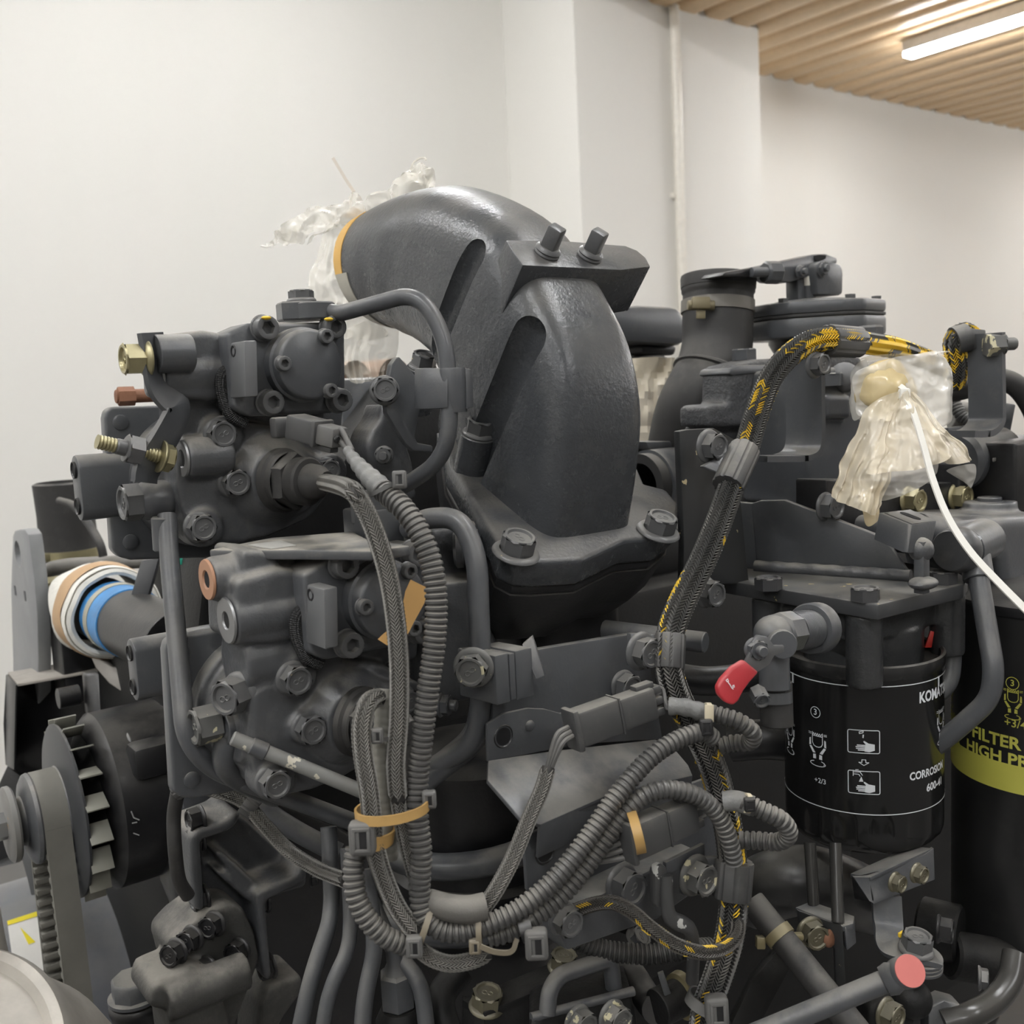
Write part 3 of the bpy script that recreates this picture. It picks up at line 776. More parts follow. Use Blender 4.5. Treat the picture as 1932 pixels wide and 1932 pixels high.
def woven(parent, pts, r, ncol=14, pitch=.0021, nm='sleeve'):
    rr = r; co, a, b = braid(pts, rr, ncol, pitch, lambda s, p: False, .34)
    obj(nm, co, WCORE, parent); obj('weave', a, WEAVE, parent, kind='stuff')
def path(s, res=8): return cr([at(*[float(i) for i in t.split(',')]) for t in s.split()], res)
# cable from the upper pump gland
h = thing('braided_hose', 'grey woven sleeve hose curving out of the upper pump boot and down the front', 'hose')
hp = [UG - UGD * .024, UG - UGD * .010, UG - UGD * .001] + [at(*p) for p in ((658, 922, .580), (682, 950, .572), (708, 1005, .566), (731, 1080, .564), (745, 1160, .562), (753, 1250, .560), (753, 1350, .560), (747, 1440, .560), (752, 1510, .562))]
woven(h, cr(hp, 10), .0053)
woven(h, path('752,1505,.563 762,1560,.565 776,1620,.568 790,1668,.572'), .0048, 16, .0019, 'loose_end')
# corrugated conduit from the upper connector
h = thing('corrugated_conduit', 'long grey corrugated conduit sweeping from below the clamp down to the bottom loop', 'conduit')
obj('conduit', corr(path('722,925,.585 757,955,.572 790,1002,.566 813,1060,.564 823,1130,.563 820,1210,.563 808,1300,.563 797,1390,.564 788,1470,.565 788,1540,.563 795,1610,.562 792,1680,.562 800,1725,.561 830,1754,.560 872,1758,.560 925,1742,.562 985,1712,.566 1050,1656,.572 1110,1580,.580 1165,1500,.588 1225,1432,.598 1280,1395,.606 1325,1382,.612 1345,1392,.618', 10), .0066, .0034, .17, r2=.0056), COND, h)
obj('tape_wrap', MB().tube(path('655,848,.612 672,872,.604 695,898,.596 722,925,.588 748,948,.578'), lambda a, i: .0028 + min(a, .035) * .105 + .0004 * math.sin(a * 900), 18), mat('grey_tape', (.17, .17, .165), .45, dust=.3, bump=.3, bscale=250), h)
for j, (a_, b_) in enumerate((('628,812,.618', '658,850,.612'), ('642,808,.616', '664,850,.611'))):
    obj('wire', MB().tube(path(a_ + ' ' + ('640,830,.616' if j == 0 else '652,826,.614') + ' ' + b_), .0018, 10), GPLAST, h)
t = tie('small grey cable tie on the conduit below the band clamp', ringpts((700, 935, .580), (757, 908, .584), .009), .0024, GPLAST, at(754, 905, .574), .75)
# sensor connector of the upper pump
def plug2(parent, o, ax, up, L=.030, wd=.0135, hg=.0125, mt=PLAST):
    u = V(up).normalized(); a = V(ax).normalized(); s = a.cross(u).normalized(); u = s.cross(a); o = V(o)
    obj('shell', MB().box(o + a * L * .30, (hg, wd, L * .6), (u, s, a), bev=.0016), mt, parent)
    obj('collar', MB().box(o + a * L * .62, (hg * 1.08, wd * 1.08, L * .10), (u, s, a), bev=.0014), mt, parent)
    obj('plug', MB().box(o + a * L * .83, (hg * .82, wd * .86, L * .40), (u, s, a), bev=.0018), GPLAST, parent)
    obj('latch', MB().box(o + a * L * .70 - u * hg * .56, (hg * .22, wd * .45, L * .45), (u, s, a), bev=.0006), mt, parent)
    for e in (-.25, .25):
        obj('wire_seal', MB().cyl(o + a * L * 1.02 + s * wd * e, a, .0022, .0022, 12), DARK, parent)
def connector(c, s0, s1, label, **k):
    t = thing('wire_connector', label, 'connector')
    a_, b_ = at(*s0), at(*s1); L = (b_ - a_).length
    plug2(t, a_, b_ - a_, k.pop('up', Z), L, **k); return t
t = connector(0, (555, 803, .635), (640, 826, .617), 'small grey two-wire plug under the round cap of the upper pump', wd=.0165, hg=.0150)
obj('mount', MB().box(at(536, 806, .642), (.016, .010, .013), bev=.002), PLAST, t)
# lower pump lead: braided loop and pale conduit beside it
h = thing('looped_hose', 'woven hose looping over at the lower pump and running down the left of the bundle', 'hose')
woven(h, path('718,1318,.566 705,1318,.562 690,1335,.556 682,1375,.552 686,1430,.550 696,1490,.548 702,1550,.550 708,1600,.553 722,1650,.556 748,1710,.558 785,1762,.560'), .0051)
h = thing('pale_conduit', 'dusty pale conduit hidden between the two woven hoses', 'conduit')
obj('conduit', corr(path('728,1300,.576 724,1350,.573 720,1410,.571 722,1470,.570 728,1550,.572 735,1620,.575'), .0052, .0042, .05, 14), mat('pale_plastic', (.24, .23, .20), .5, dust=.3), h)
tie('tiny grey cable tie on the pale conduit between the woven hoses', ringpts((704, 1390, .562), (742, 1388, .566), .009), .0022, GPLAST, at(712, 1388, .553), .62)
# left conduit of the bottom loop
h = thing('corrugated_conduit', 'short corrugated conduit along the left edge of the hanging bundle', 'conduit')
obj('conduit', corr(path('672,1600,.560 667,1640,.558 672,1690,.556 694,1735,.556 728,1768,.558 770,1785,.562', 10), .0060, .0036, .17), COND, h)
# dark hollow sleeve across the bottom of the loop
h = thing('short_sleeve', 'dusty grey flattened sleeve lying inside the bottom of the wire loop', 'hose')
obj('sleeve', MB().tube(path('810,1700,.566 845,1712,.560 885,1716,.558 915,1710,.560'), lambda a, i: .0066 + .001 * math.sin(a * 60), 18), mat('dusty_sleeve', (.10, .095, .085), .55, dust=.5, bump=.2), h)
h = thing('woven_cable', 'thin woven cable curving below the bottom loop', 'cable')
woven(h, path('790,1790,.566 815,1808,.564 850,1818,.564 890,1812,.566 925,1796,.570'), .0044, 14)
# branch to the middle connector
h = thing('branch_hose', 'straight woven branch hose rising to the upper connector', 'hose')
woven(h, path('905,1722,.566 935,1680,.568 968,1618,.574 998,1545,.582 1022,1490,.588 1035,1447,.592'), .0044)
for j in range(3):
    obj('wire', MB().tube(path(f'{1032+3*j},1452,.592 {1040+6*j},1420,.590 {1052+6*j},{1385+7*j},.590 {1072+4*j},{1372+8*j},.595'), .0016, 8), GPLAST, h)
# second conduit of the lower connector, joining the bundle
h = thing('corrugated_conduit', 'corrugated conduit arching from the lower connector over to the yellow-flecked harness', 'conduit')
obj('conduit', corr(path('920,1770,.570 965,1757,.572 1010,1730,.576 1060,1690,.582 1110,1630,.588 1160,1560,.592 1200,1513,.594 1240,1492,.596 1290,1493,.600 1335,1515,.604 1365,1555,.608 1380,1600,.612 1385,1625,.616', 10), .0055, .0036, .17), COND, h)
h = thing('corrugated_conduit', 'bent corrugated conduit doubling back beside the upper connector with a cream tag', 'conduit')
obj('conduit', corr(path('1322,1342,.622 1360,1350,.618 1395,1362,.616 1420,1382,.618 1415,1400,.626 1385,1402,.632 1355,1408,.634', 10), .0054, .0036, .17), COND, h)
obj('tape_wrap', MB().tube(path('1262,1332,.624 1290,1334,.622 1322,1342,.621 1345,1347,.620'), lambda a, i: .0053 + .0003 * math.sin(a * 800), 16), mat('grey_tape', (.17, .17, .165)), h)
h = thing('corrugated_conduit', 'bent corrugated conduit doubling back beside the black filter', 'conduit')
obj('conduit', corr(path('1400,1512,.604 1440,1530,.600 1475,1548,.600 1488,1572,.606 1470,1588,.614 1430,1586,.620 1395,1585,.624', 10), .0055, .0036, .17), COND, h)
obj('tape_wrap', MB().tube(path('1365,1512,.608 1390,1511,.606 1420,1521,.603'), .0060, 16), mat('grey_tape', (.17, .17, .165)), h)
h = thing('corrugated_conduit', 'dark corrugated conduit passing behind the lower end of the harness', 'conduit')
obj('conduit', corr(path('1090,1772,.66 1130,1790,.66 1180,1798,.66 1230,1800,.66 1290,1792,.66 1340,1788,.67', 10), .0066, .0030, .14), mat('dark_conduit', (.035, .035, .034), .5, dust=.3), h)
# ---- main harness sleeve with yellow strands
HPTS = '1800,700,.92 1740,675,.88 1690,657,.84 1640,648,.80 1585,640,.772 1530,645,.762 1485,675,.752 1450,722,.744 1428,780,.735 1410,840,.722 1385,905,.705 1358,980,.688 1325,1060,.672 1290,1130,.658 1265,1195,.646 1262,1260,.640 1280,1320,.640 1315,1385,.641 1345,1450,.640 1362,1510,.638 1375,1570,.636 1383,1640,.634 1384,1710,.633 1374,1780,.634 1352,1850,.637 1332,1905,.640 1325,1960,.642'
hp = path(HPTS, 10)
def yel(s, p):
    v = random.Random(int(s * 400) * 31 + int(p * 40)).uniform(-.28, .28) + noise.noise(V((s * 26, math.cos(p * 6.283) * 1.3, math.sin(p * 6.283) * 1.3)))
    if s < .30: return v > -.10 if s > .07 else v > -.25
    if s < .42: return v > .30
    return v > .47
co, dk, ye = braid(hp, .0082, 16, .0024, yel, r2=.0085)
h = thing('braided_harness', 'thick braided black harness with yellow strands running diagonally down the engine', 'cable')
obj('core', co, DARK, h)
obj('strand', dk, STRD, h, kind='stuff'); obj('yellow_strand', ye, STRY, h, kind='stuff', label='yellow strand')
h = thing('braided_harness', 'thinner braided branch with yellow flecks hooking round the lower harness', 'cable')
co, dk, ye = braid(path('1050,1730,.612 1085,1718,.610 1125,1705,.606 1160,1704,.602 1195,1722,.600 1230,1752,.598 1275,1782,.598 1325,1797,.600 1365,1790,.606 1390,1765,.614 1392,1735,.624', 8), .0041, 12, .0017, lambda s, p: noise.noise(V((s * 14, math.cos(p * 6.283) * 1.2, math.sin(p * 6.283) * 1.2))) > .33)
obj('core', co, DARK, h); obj('strand', dk, mat('brown_strand', (.075, .068, .058), .5), h, kind='stuff'); obj('yellow_strand', ye, STRY, h, kind='stuff', label='yellow strand')
# braided piece by the right bracket
h = thing('braided_harness', 'short braided harness piece with yellow strands bent over the right bracket', 'cable')
co, dk, ye = braid(path('1840,640,.875 1818,628,.870 1800,645,.868 1806,685,.875 1800,730,.89'), .0086, 18, .0026, lambda s, p: noise.noise(V((s * 9, p * 3, 5))) + random.Random(int(s * 60) * 37 + int(p * 40)).uniform(-.3, .3) > -.02)
obj('core', co, DARK, h); obj('strand', dk, STRD, h, kind='stuff'); obj('yellow_strand', ye, STRY, h, kind='stuff', label='yellow strand')
# ---- finned rubber clamps round the harness
def fin_clamp(label, p0, p1, r=.0125, lug=None, bolt_at=None, bs=.95, bax=None, bm=None):
    t = thing('harness_clamp', label, 'clamp'); A, B = at(*p0), at(*p1); ax = (B - A)
    n = 64; pr = []
    mb = MB(); u, w_, a = frame(ax, -FW); L = ax.length; secs_ = []
    for h_ in (0, .001, L - .001, L):
        s = []
        for k in range(n):
            ph = 2 * math.pi * k / n; rr = r * (1.0 if (k // 2) % 4 else .93) * (.96 if h_ in (0, L) else 1)
            s.append(A + a * h_ + (u * math.cos(ph) + w_ * math.sin(ph)) * rr)
        secs_.append(s)
    obj('grip', mb.loft(secs_), PLAST, t)
    if lug:
        ps = [at(*x_) for x_ in lug]; obj('lug', MB().prism(ps, Y * .004, .0008), PAINT, t)
    if bolt_at: bolt(t, at(*bolt_at), bax or -Y, bs, 'flange', bm or BOLTM, wr=1.1)
    return t
fin_clamp('dark finned clamp bolted to the black upright plate, upper part of the harness', (1405, 848, .720), (1373, 918, .700), .0112, [(1325, 880, .716), (1400, 845, .712), (1385, 905, .705), (1350, 890, .712)], (1335, 842, .722), .98)
fin_clamp('dark finned clamp holding the harness beside the flat plate above the upper connector', (1265, 1197, .646), (1262, 1262, .640), .0098, [(1190, 1195, .650), (1250, 1197, .648), (1250, 1260, .648), (1190, 1258, .650)], (1207, 1228, .646), 1.0)
fin_clamp('dark finned clamp on the lower harness beside two brass-edged bolts', (1386, 1624, .634), (1380, 1694, .633), .0120, [(1290, 1618, .640), (1370, 1617, .636), (1370, 1690, .636), (1290, 1690, .640)], (1308, 1650, .634), 1.05, bm=mat('chipped_bolt', (.10, .10, .095)))
fin_clamp('dark finned rubber clamp at the top bend of the harness', (1562, 642, .768), (1618, 646, .792), .0120, [(1530, 660, .770), (1570, 660, .776), (1568, 705, .776), (1528, 705, .770)], (1535, 688, .762), .85)
fin_clamp('small dark finned clip on the woven cable below the alternator', (462, 1512, .71), (484, 1528, .71), .0085)
fin_clamp('small dark finned clip at the end of the woven cable beside the alternator', (330, 1492, .72), (350, 1480, .72), .0075)
# ---- cable ties of the bundle
tie('wide tan cable tie strapped across the hanging hoses', ringpts((672, 1534, .552), (808, 1518, .556), .0215), .0052, TANT, at(810, 1508, .556), .72, GPLAST)
tie('tan cable tie with a large grey lock head on the woven hose', ringpts((668, 1580, .552), (742, 1577, .565), .014), .0075, TANT, at(684, 1580, .539), 1.30, GPLAST)
tie('tan cable tie at the lower left corner of the wire loop', ringpts((790, 1782, .562), (818, 1698, .566), .011), .0034, mat('dusty_nylon', (.20, .17, .12), .5, dust=.3), at(782, 1785, .553), .85, GPLAST)
tie('dusty cable tie round the middle of the bottom loop', ringpts((905, 1782, .562), (903, 1700, .566), .011), .0030, mat('dusty_nylon', (.20, .17, .12)), at(896, 1785, .555), .6, mat('dusty_nylon', (.20, .17, .12)), tail=[at(905, 1785, .553), at(935, 1796, .556), at(965, 1795, .56), at(975, 1772, .566)])
tie('black cable tie with a square lock head on the right of the loop', ringpts((1000, 1770, .570), (985, 1712, .574), .012), .0070, DARK, at(1012, 1780, .560), 1.2, GPLAST)
tie('grey lock-head cable tie at the bottom end of the harness', ringpts((1298, 1880, .637), (1366, 1905, .640), .013), .0070, GPLAST, at(1352, 1905, .622), 1.3, GPLAST)
tg = tie('cream cable tie with a lettered tag on the doubled-back conduit', ringpts((1337, 1328, .616), (1334, 1368, .618), .009), .0030, mat('cream_nylon', (.62, .55, .40), .5), at(1332, 1372, .608), .75, DARK)
obj('tag', MB().box(at(1338, 1346, .608), (.0105, .0055, .0014), (UP, RT, -FW), bev=.0006), mat('cream_nylon', (.62, .55, .40)), tg)
tie('small pale cable tie on the conduit next to the black filter', ringpts((1413, 1500, .598), (1406, 1530, .602), .009), .0026, mat('cream_nylon', (.62, .55, .40)), at(1414, 1518, .592), .6, DARK)
tie('tan cable tie around the lower connector', ringpts((1192, 1535, .586), (1208, 1605, .590), .016, bow=0), .0055, TANT)
# woven cable at lower left
h = thing('woven_cable', 'thin woven cable slanting from the alternator clip to the hanging bundle', 'cable')
woven(h, path('350,1482,.72 380,1486,.715 420,1495,.71 462,1515,.71 500,1558,.70 545,1605,.69 600,1640,.67 655,1662,.64'), .0047, 14)
obj('tail', MB().tube(path('335,1495,.725 328,1540,.73 330,1600,.73 338,1660,.74 355,1690,.75'), .0050, 14), RUBBER, h)

# ================================================================ pipes and plates in the middle
def plate(label, cat, face, vec, name, mt=PAINT, bev=.001, part='plate'):
    t = thing(name, label, cat); obj(part, MB().prism(face, vec, bev), mt, t); return t
# middle fuel pipe arching behind the conduit into the clamp block
t = thing('fuel_pipe', 'bent dark steel fuel pipe dropping into the square clamp block', 'pipe')
pipe('bent_tube', [at(*p) for p in ((770, 1000, .66), (800, 978, .645), (868, 976, .632), (900, 1050, .625), (906, 1225, .622), (908, 1320, .628), (900, 1400, .640), (770, 1475, .665))], .0066, PAINT, t, rad=.030)
obj('union_nut', MB().cyl(at(700, 985, .665), Z, .0140, .020, 6, .001), PAINT, t)
obj('union_block', MB().box(at(705, 1000, .668), (.030, .028, .030), bev=.002), PAINT, t)
obj('flare_nut', MB().lathe(at(856, 1035, .665), V((.8, -.6, 0)), [(.010, 0), (.013, .002), (.013, .006), (.010, .007), (.010, .012), (.012, .013), (.012, .016), (0, .016)], 20), PAINT, t)
# clamp block
t = thing('clamp_block', 'square two-piece pipe clamp block with a chipped flange bolt on its left face', 'clamp')
p0 = at(945, 1228, .612)
zt_ = p0.z
bb = [onZ(*q(5, s_)[0][:2], zt_) for s_ in ('862,200', '1058,242', '1252,196', '1080,166')]
hz = -.030
def slab(a, b): # part of the block between two fractions of its depth
    A, B, C_, D = bb
    return [A.lerp(D, a), B.lerp(C_, a), B.lerp(C_, b), A.lerp(D, b)]
obj('front_half', MB().prism(slab(0, .36), Z * hz, .0010), PAINT, t)
obj('shim', MB().prism([p - Z * .001 for p in slab(.38, .52)], Z * (hz + .002), .0004), PAINT, t)
obj('back_half', MB().prism(slab(.54, 1), Z * hz, .0010), PAINT, t)
fb_ = at(905, 1262, .600)
bolt(t, fb_ + V((.0, .006, 0)), V((-.72, -.69, .0)), .98, 'flange', mat('chipped_bolt', (.10, .10, .095)), wr=1.1)
obj('locking_tab', MB().prism([at(*p) for p in ((985, 1216, .622), (1004, 1200, .626), (1028, 1275, .620), (1012, 1282, .616))], V((.003, .003, 0)), .0005), PAINT, t)
# flat plate behind, with two bolts
t = thing('flat_plate', 'upright flat dark plate behind the clamp block and upper connector', 'plate')
yp = at(1100, 1300, .672).y
obj('plate', MB().prism([onY(*p[:2], yp) for p in q(0, '930,1250 1010,1226 1228,1190 1232,1400 1180,1440 930,1450')], Y * .006, .001), PAINT, t)
bY(t, 13, '1040,525', yp, 'flange', .95)
obj('cross_bar', MB().cyl(at(1140, 1188, .72), (at(1235, 1200, .70) - at(1140, 1188, .72)), .007, .075, 16), PAINT, t)
# stepped connector bracket
t = thing('connector_bracket', 'folded dark sheet bracket with sloping dusty apron under the upper connector', 'bracket')
yu = at(990, 1385, .640).y
up = [onY(*p[:2], yu) for p in q(13, '70,760 180,690 340,655 450,660 560,690 700,640 1180,560 1230,860 700,890 75,1010')]
obj('tab', MB().prism(up, Y * .0028, .0006), PAINT, t)
obj('dimple', MB().sphere(onY(*q(13, '350,770')[0][:2], yu), .0036, 14, 8, (1, .5, 1)), PAINT, t)
hc = onY(*q(13, '175,840')[0][:2], yu)
obj('rim_and_hole_shade', MB().lathe(hc, -Y, [(.0062, 0), (.0068, .0006), (.0074, 0)], 24).lathe(hc - Y * .0002, -Y, [(0, 0), (.0056, 0)], 24), DARK, t)  # rim, plus a flat black disc painted as the hole's shade
A_ = [onY(*p[:2], yu) for p in q(13, '75,1000 420,940 1180,860')]
q0, q1, q2 = A_[0], at(*q(13, '900,1215')[0][:2], .642), A_[2] + Z * .0
nrm = (q1 - q0).cross(q2 - q0).normalized()
nrm = nrm if nrm.z > 0 else -nrm
ap = PP(13, '75,1000 70,1130 290,1385 420,1425 900,1215 1430,1100 1400,1030 1290,900 1180,860 420,945', q0, nrm)
obj('apron', MB().prism([p for p in ap], -nrm * .0028, .0006), PAINT, t)
sk = [ap[3], ap[4], ap[5]]
sk = sk + [p - Z * .022 + Y * .004 for p in sk[::-1]]
obj('skirt', MB().prism(sk, Y * .0026, .0005), PAINT, t)
# upper connector with flap latch
def big_conn(label, a, b, up, wires_a, sc=1.0):
    t = thing('wire_connector', label, 'connector'); A, B = at(*a), at(*b); ax = (B - A); L = ax.length; ax.normalize(); s = ax.cross(V(up)).normalized(); u = s.cross(ax); fr = (u, s, ax)
    H, W = .0215 * sc, .0150 * sc
    obj('receptacle', MB().box(A + ax * L * .27, (H, W, L * .54), fr, bev=.0018), PLAST, t)
    obj('flange_rim', MB().box(A + ax * L * .03, (H * 1.16, W * 1.12, L * .07), fr, bev=.0015), PLAST, t)
    obj('plug', MB().box(A + ax * L * .76, (H * .92, W * .95, L * .44), fr, bev=.0022), PLAST, t)
    for e in (-.32, 0.0, .32):
        obj('rear_finger', MB().box(A + ax * L * 1.03 + u * H * e, (H * .22, W * .6, L * .10), fr, bev=.0008), PLAST, t)
    la = obj('latch', MB().box(A + ax * L * .80 - s * W * .52 - u * H * .05, (H * .55, W * .16, L * .28), fr, bev=.0006), PLAST, t)
    obj('latch_tongue', MB().box(A + ax * L * .98 - s * W * .50 - u * H * .02, (H * .40, W * .20, L * .14), fr, bev=.0006), PLAST, t)
    obj('top_clip', MB().box(A + ax * L * .90 + u * H * .5, (H * .18, W * .5, L * .22), fr, bev=.0008), PLAST, t)
    obj('seam', MB().box(A + ax * L * .54, (H * 1.03, W * 1.03, L * .02), fr, bev=.0004), PLAST, t)
    for e in (-.3, -.1, .14, .32):
        for w_ in wires_a:
            P = B + u * H * e * .8; Q = at(*w_)
            obj('wire', MB().tube(cr([P, P + ax * .008, P.lerp(Q, .7), Q], 5), .0013, 8), GPLAST, t)
    return t
big_conn('upper dark grey wire connector above the folded bracket', (1076, 1378, .600), (1232, 1322, .625), UP, [(1268, 1336, .624)])
tc = big_conn('lower dark grey wire connector with a tan tie round it', (1178, 1590, .590), (1308, 1532, .615), UP, [(1350, 1520, .63)], 1.0)
for j in range(4):
    obj('wire', MB().tube(cr([at(1108, 1600 + 10 * j, .605), at(1140, 1592 + 11 * j, .597), at(1180, 1570 + 16 * j, .594)], 6), .0016, 8), GPLAST, tc)
# lower connector bracket
t = thing('connector_bracket', 'lower dark plate bracket behind the corrugated conduits with a punched round hole', 'bracket')
yv = at(1060, 1620, .628).y
lo = [onY(*p[:2], yv) for p in q(0, '990,1600 1003,1572 1060,1550 1110,1545 1330,1470 1365,1600 1345,1660 1060,1770 1050,1720 995,1680')]
obj('plate', MB().prism(lo, Y * .0030, .0006), PAINT, t)
hc = onY(*q(13, '450,1610')[0][:2], yv)
obj('rim_and_hole_shade', MB().lathe(hc, -Y, [(.0064, 0), (.0070, .0007), (.0078, 0)], 24).lathe(hc - Y * .0002, -Y, [(0, 0), (.0058, 0)], 24), DARK, t)  # the black disc inside the rim is the hole's shade, painted on
# block with bolts below the lower connector
t = thing('mount_block', 'dark rail carrying two large hex bolts below the lower connector', 'bracket')
ym = at(1200, 1690, .640).y
obj('rail', MB().prism([onY(*p[:2], ym) for p in q(0, '1060,1772 1060,1725 1230,1640 1330,1610 1345,1660 1240,1735 1070,1795')], Y * .030, .002), PAINT, t)
bY(t, 13, '1050,1860', ym, 'flange', 1.12)
bY(t, 26, '1010,405', ym, 'flange', .9)
# small bent tab with tube
t = thing('bent_tab', 'small chipped steel tab with a crimped tube running down beside the harness', 'tube')
yt = at(1250, 1690, .618).y
obj('tab', MB().prism([onY(*p[:2], yt) for p in q(0, '1236,1648 1240,1635 1250,1630 1260,1636 1262,1700 1250,1715 1238,1712')], Y * .006, .002), mat('chipped_paint', (.07, .07, .07), .4, chip=1.2, chipcol=(.55, .55, .52)), t)
obj('tube', MB().tube(path('1256,1650,.618 1258,1700,.618 1266,1732,.620 1300,1752,.628 1308,1790,.64 1306,1850,.66'), lambda a, i: .0042 + .001 * max(0, 1 - abs(a - .035) * 60), 14), mat('chipped_paint', (.07, .07, .07)), t)
obj('link_bar', MB().box((at(1250, 1640, .62) + at(1330, 1600, .645)) / 2, (.036, .003, .008), (frame(at(1330, 1600, .645) - at(1250, 1640, .62))[2], frame(at(1330, 1600, .645) - at(1250, 1640, .62))[1], frame(at(1330, 1600, .645) - at(1250, 1640, .62))[0]), bev=.0005), PAINT, t)
# rounded housings between the pipes: filter housing and hoses behind the bundle
t = thing('round_housing', 'dark round housing with curved pipe bands behind the hanging hoses', 'housing')
pc = at(905, 1600, .80)
obj('drum', MB().lathe(pc - Z * .12, Z, [(0, 0), (.060, 0), (.064, .004), (.064, .10), (.070, .104), (.070, .112), (.064, .116), (.064, .20), (0, .20)], 40), DARK, t)
for zz, dy in ((1525, 0), (1640, .004)):
    c_ = at(905, zz, .80); pts = [c_ + V((math.cos(a) * .080, math.sin(a) * .080, .012 * math.cos(a))) for a in [math.radians(175 + 200 * k / 24) for k in range(25)]]
    obj('pipe_band', MB().tube(pts, .0095, 16), PAINT, t)
obj('lower_flange', MB().lathe(at(905, 1720, .80), Z, [(0, 0), (.075, 0), (.075, .012), (.06, .014), (0, .014)], 36), DARK, t)
# curved outlet under the upper conduit
t = thing('oil_pipe', 'slanting dark pipe rising from behind the hose bundle to the clamp block', 'pipe')
pipe('tube', [at(*p) for p in ((775, 1490, .660), (840, 1440, .655), (900, 1392, .650), (912, 1330, .64))], .0085, PAINT, t, rad=.02)
# black square cover under the elbow flange, left
t = thing('valve_block', 'grey valve block under the left edge of the elbow flange', 'valve')
c = MB().box(at(840, 1120, .70), (.05, .05, .10), bev=.004).cyl(at(860, 1300, .70), Z, .03, .08, 24)
castobj('casting', c, CAST, t, voxel=.002)
bolt(t, at(830, 1330, .66), V((.6, -.8, 0)), .7, 'nut', PAINT)

# ================================================================ right-hand side: brackets, valve, coolant filter, oil filter
# upright black plate with clamp bolt
t = thing('upright_plate', 'tall narrow black upright plate with chipped edges behind the harness', 'plate')
yq = at(1320, 900, .745).y
obj('plate', MB().prism([onY(*p[:2], yq) for p in q(6, '262,960 300,952 430,945 640,1060 560,1300 600,1700 280,1700 285,1500')], Y * .006, .0008), mat('chipped_black', (.030, .031, .032), .4, chip=.75, chipcol=(.5, .42, .25), dust=.2), t)
bolt(t, at(1330, 1118, .70), -Y, .95, 'flange')
# filter bracket: wedge wall, base plate, weld, square nut block
fb = thing('filter_bracket', 'welded black bracket: sloping wedge wall over a bolted base plate above the filter', 'bracket')
BP = at(1640, 1150, .690); zb_ = BP.z + .0215 * 0
zt_ = onY(*q(7, '1165,355')[0][:2], BP.y).z
top = [onZ(*q(7, s_)[0][:2], zt_) for s_ in ('430,235', '1165,355', '1225,362', '1640,262', '1660,232', '1600,200', '1100,110', '480,195')]
obj('base_plate', MB().prism(top, -Z * .0105, .0012), mat('chipped_paint_b', (.050, .051, .053), .36, dust=.45, chip=.62, chipcol=(.5, .40, .2)), fb)
wl = [onZ(*q(7, s_)[0][:2], zt_) for s_ in ('640,190', '1395,240')]
d_ = (wl[1] - wl[0]).normalized()
pw = wl[0]; nw = V((d_.y, -d_.x, 0))
wp = [onp(*q(6, s_)[0][:2], pw, nw) for s_ in ('640,1640', '612,1310', '650,1297', '770,1295', '1000,1380', '1230,1470', '1290,1530', '1400,1690')]
obj('wedge_wall', MB().prism(wp, -nw * .0065 if nw.dot(FW) < 0 else nw * .0065, .0008), PAINT, fb)
obj('side_wall', MB().prism([onp(*q(6, s_)[0][:2], pw - nw * .0, nw) for s_ in ('640,1640', '612,1310', '500,1300', '430,1330', '420,1640')], (-nw if nw.dot(FW) < 0 else nw) * .006, .0008), PAINT, fb)
obj('weld_bead', MB().tube(resample(cr([wl[0] + nw * (-.004 if nw.dot(FW) > 0 else .004) + Z * .003, wl[1] + nw * (-.004 if nw.dot(FW) > 0 else .004) + Z * .003], 20), .0016), lambda a, i: .0050 + .00025 * math.sin(a * 420), 14), CAST, fb)
# folded box corner piece with the shade of a slotted hole painted on
tp = PD(23, '245,555,.712 585,690,.690 875,655,.705 560,515,.728')
nn = (tp[1] - tp[0]).cross(tp[2] - tp[1]).normalized(); nn = nn if nn.z > 0 else -nn
obj('corner_top', MB().prism(tp, -nn * .004, .0005), mat('chipped_paint_b', (.05, .05, .05)), fb)
lf = PD(23, '245,562,.7118 585,700,.6898 530,1045,.688 180,890,.712')
obj('corner_left', MB().prism(lf, V((.0, .004, 0)), .0005), PAINT, fb)
rf = PD(23, '585,700,.6898 875,660,.7048 805,1030,.703 530,1045,.688')
obj('corner_right', MB().prism(rf, V((.002, .004, 0)), .0005), PAINT, fb)
sc_ = PD(23, '560,600,.7095')[0]; uu = (tp[1] - tp[0]).normalized(); vv = nn.cross(uu)
obj('slot_shade', MB().prism([sc_ + uu * (.0052 * math.cos(a) + (.0035 if math.cos(a) > 0 else -.0035)) + vv * .0032 * math.sin(a) + nn * .0001 for a in [math.pi * 2 * (k + .5) / 20 for k in range(20)]], nn * .0003, 0), mat('hole_shade', (.004, .004, .004), .9), fb)  # thin black patch on the top face, painting the hole's shade
obj('post', MB().box((at(1738, 1050, .698) + at(1740, 1090, .694)) / 2, (.0075, .0075, .036), bev=.0006), PAINT, fb)
obj('post_weld', MB().sphere(at(1738, 1037, .697), .0085, 16, 10).sphere(at(1742, 1100, .694), .0090, 16, 10, (1.3, 1, .5)), CAST, fb)
HEXP = mat('hex_black', (.055, .055, .057), .4, dust=.4)
for s_ in ('692,228', '1162,278', '1538,198'):
    bolt(fb, onZ(*q(7, s_)[0][:2], zt_ + .009) - Z * .009, Z, 1.02, 'hex', HEXP, washer=False)
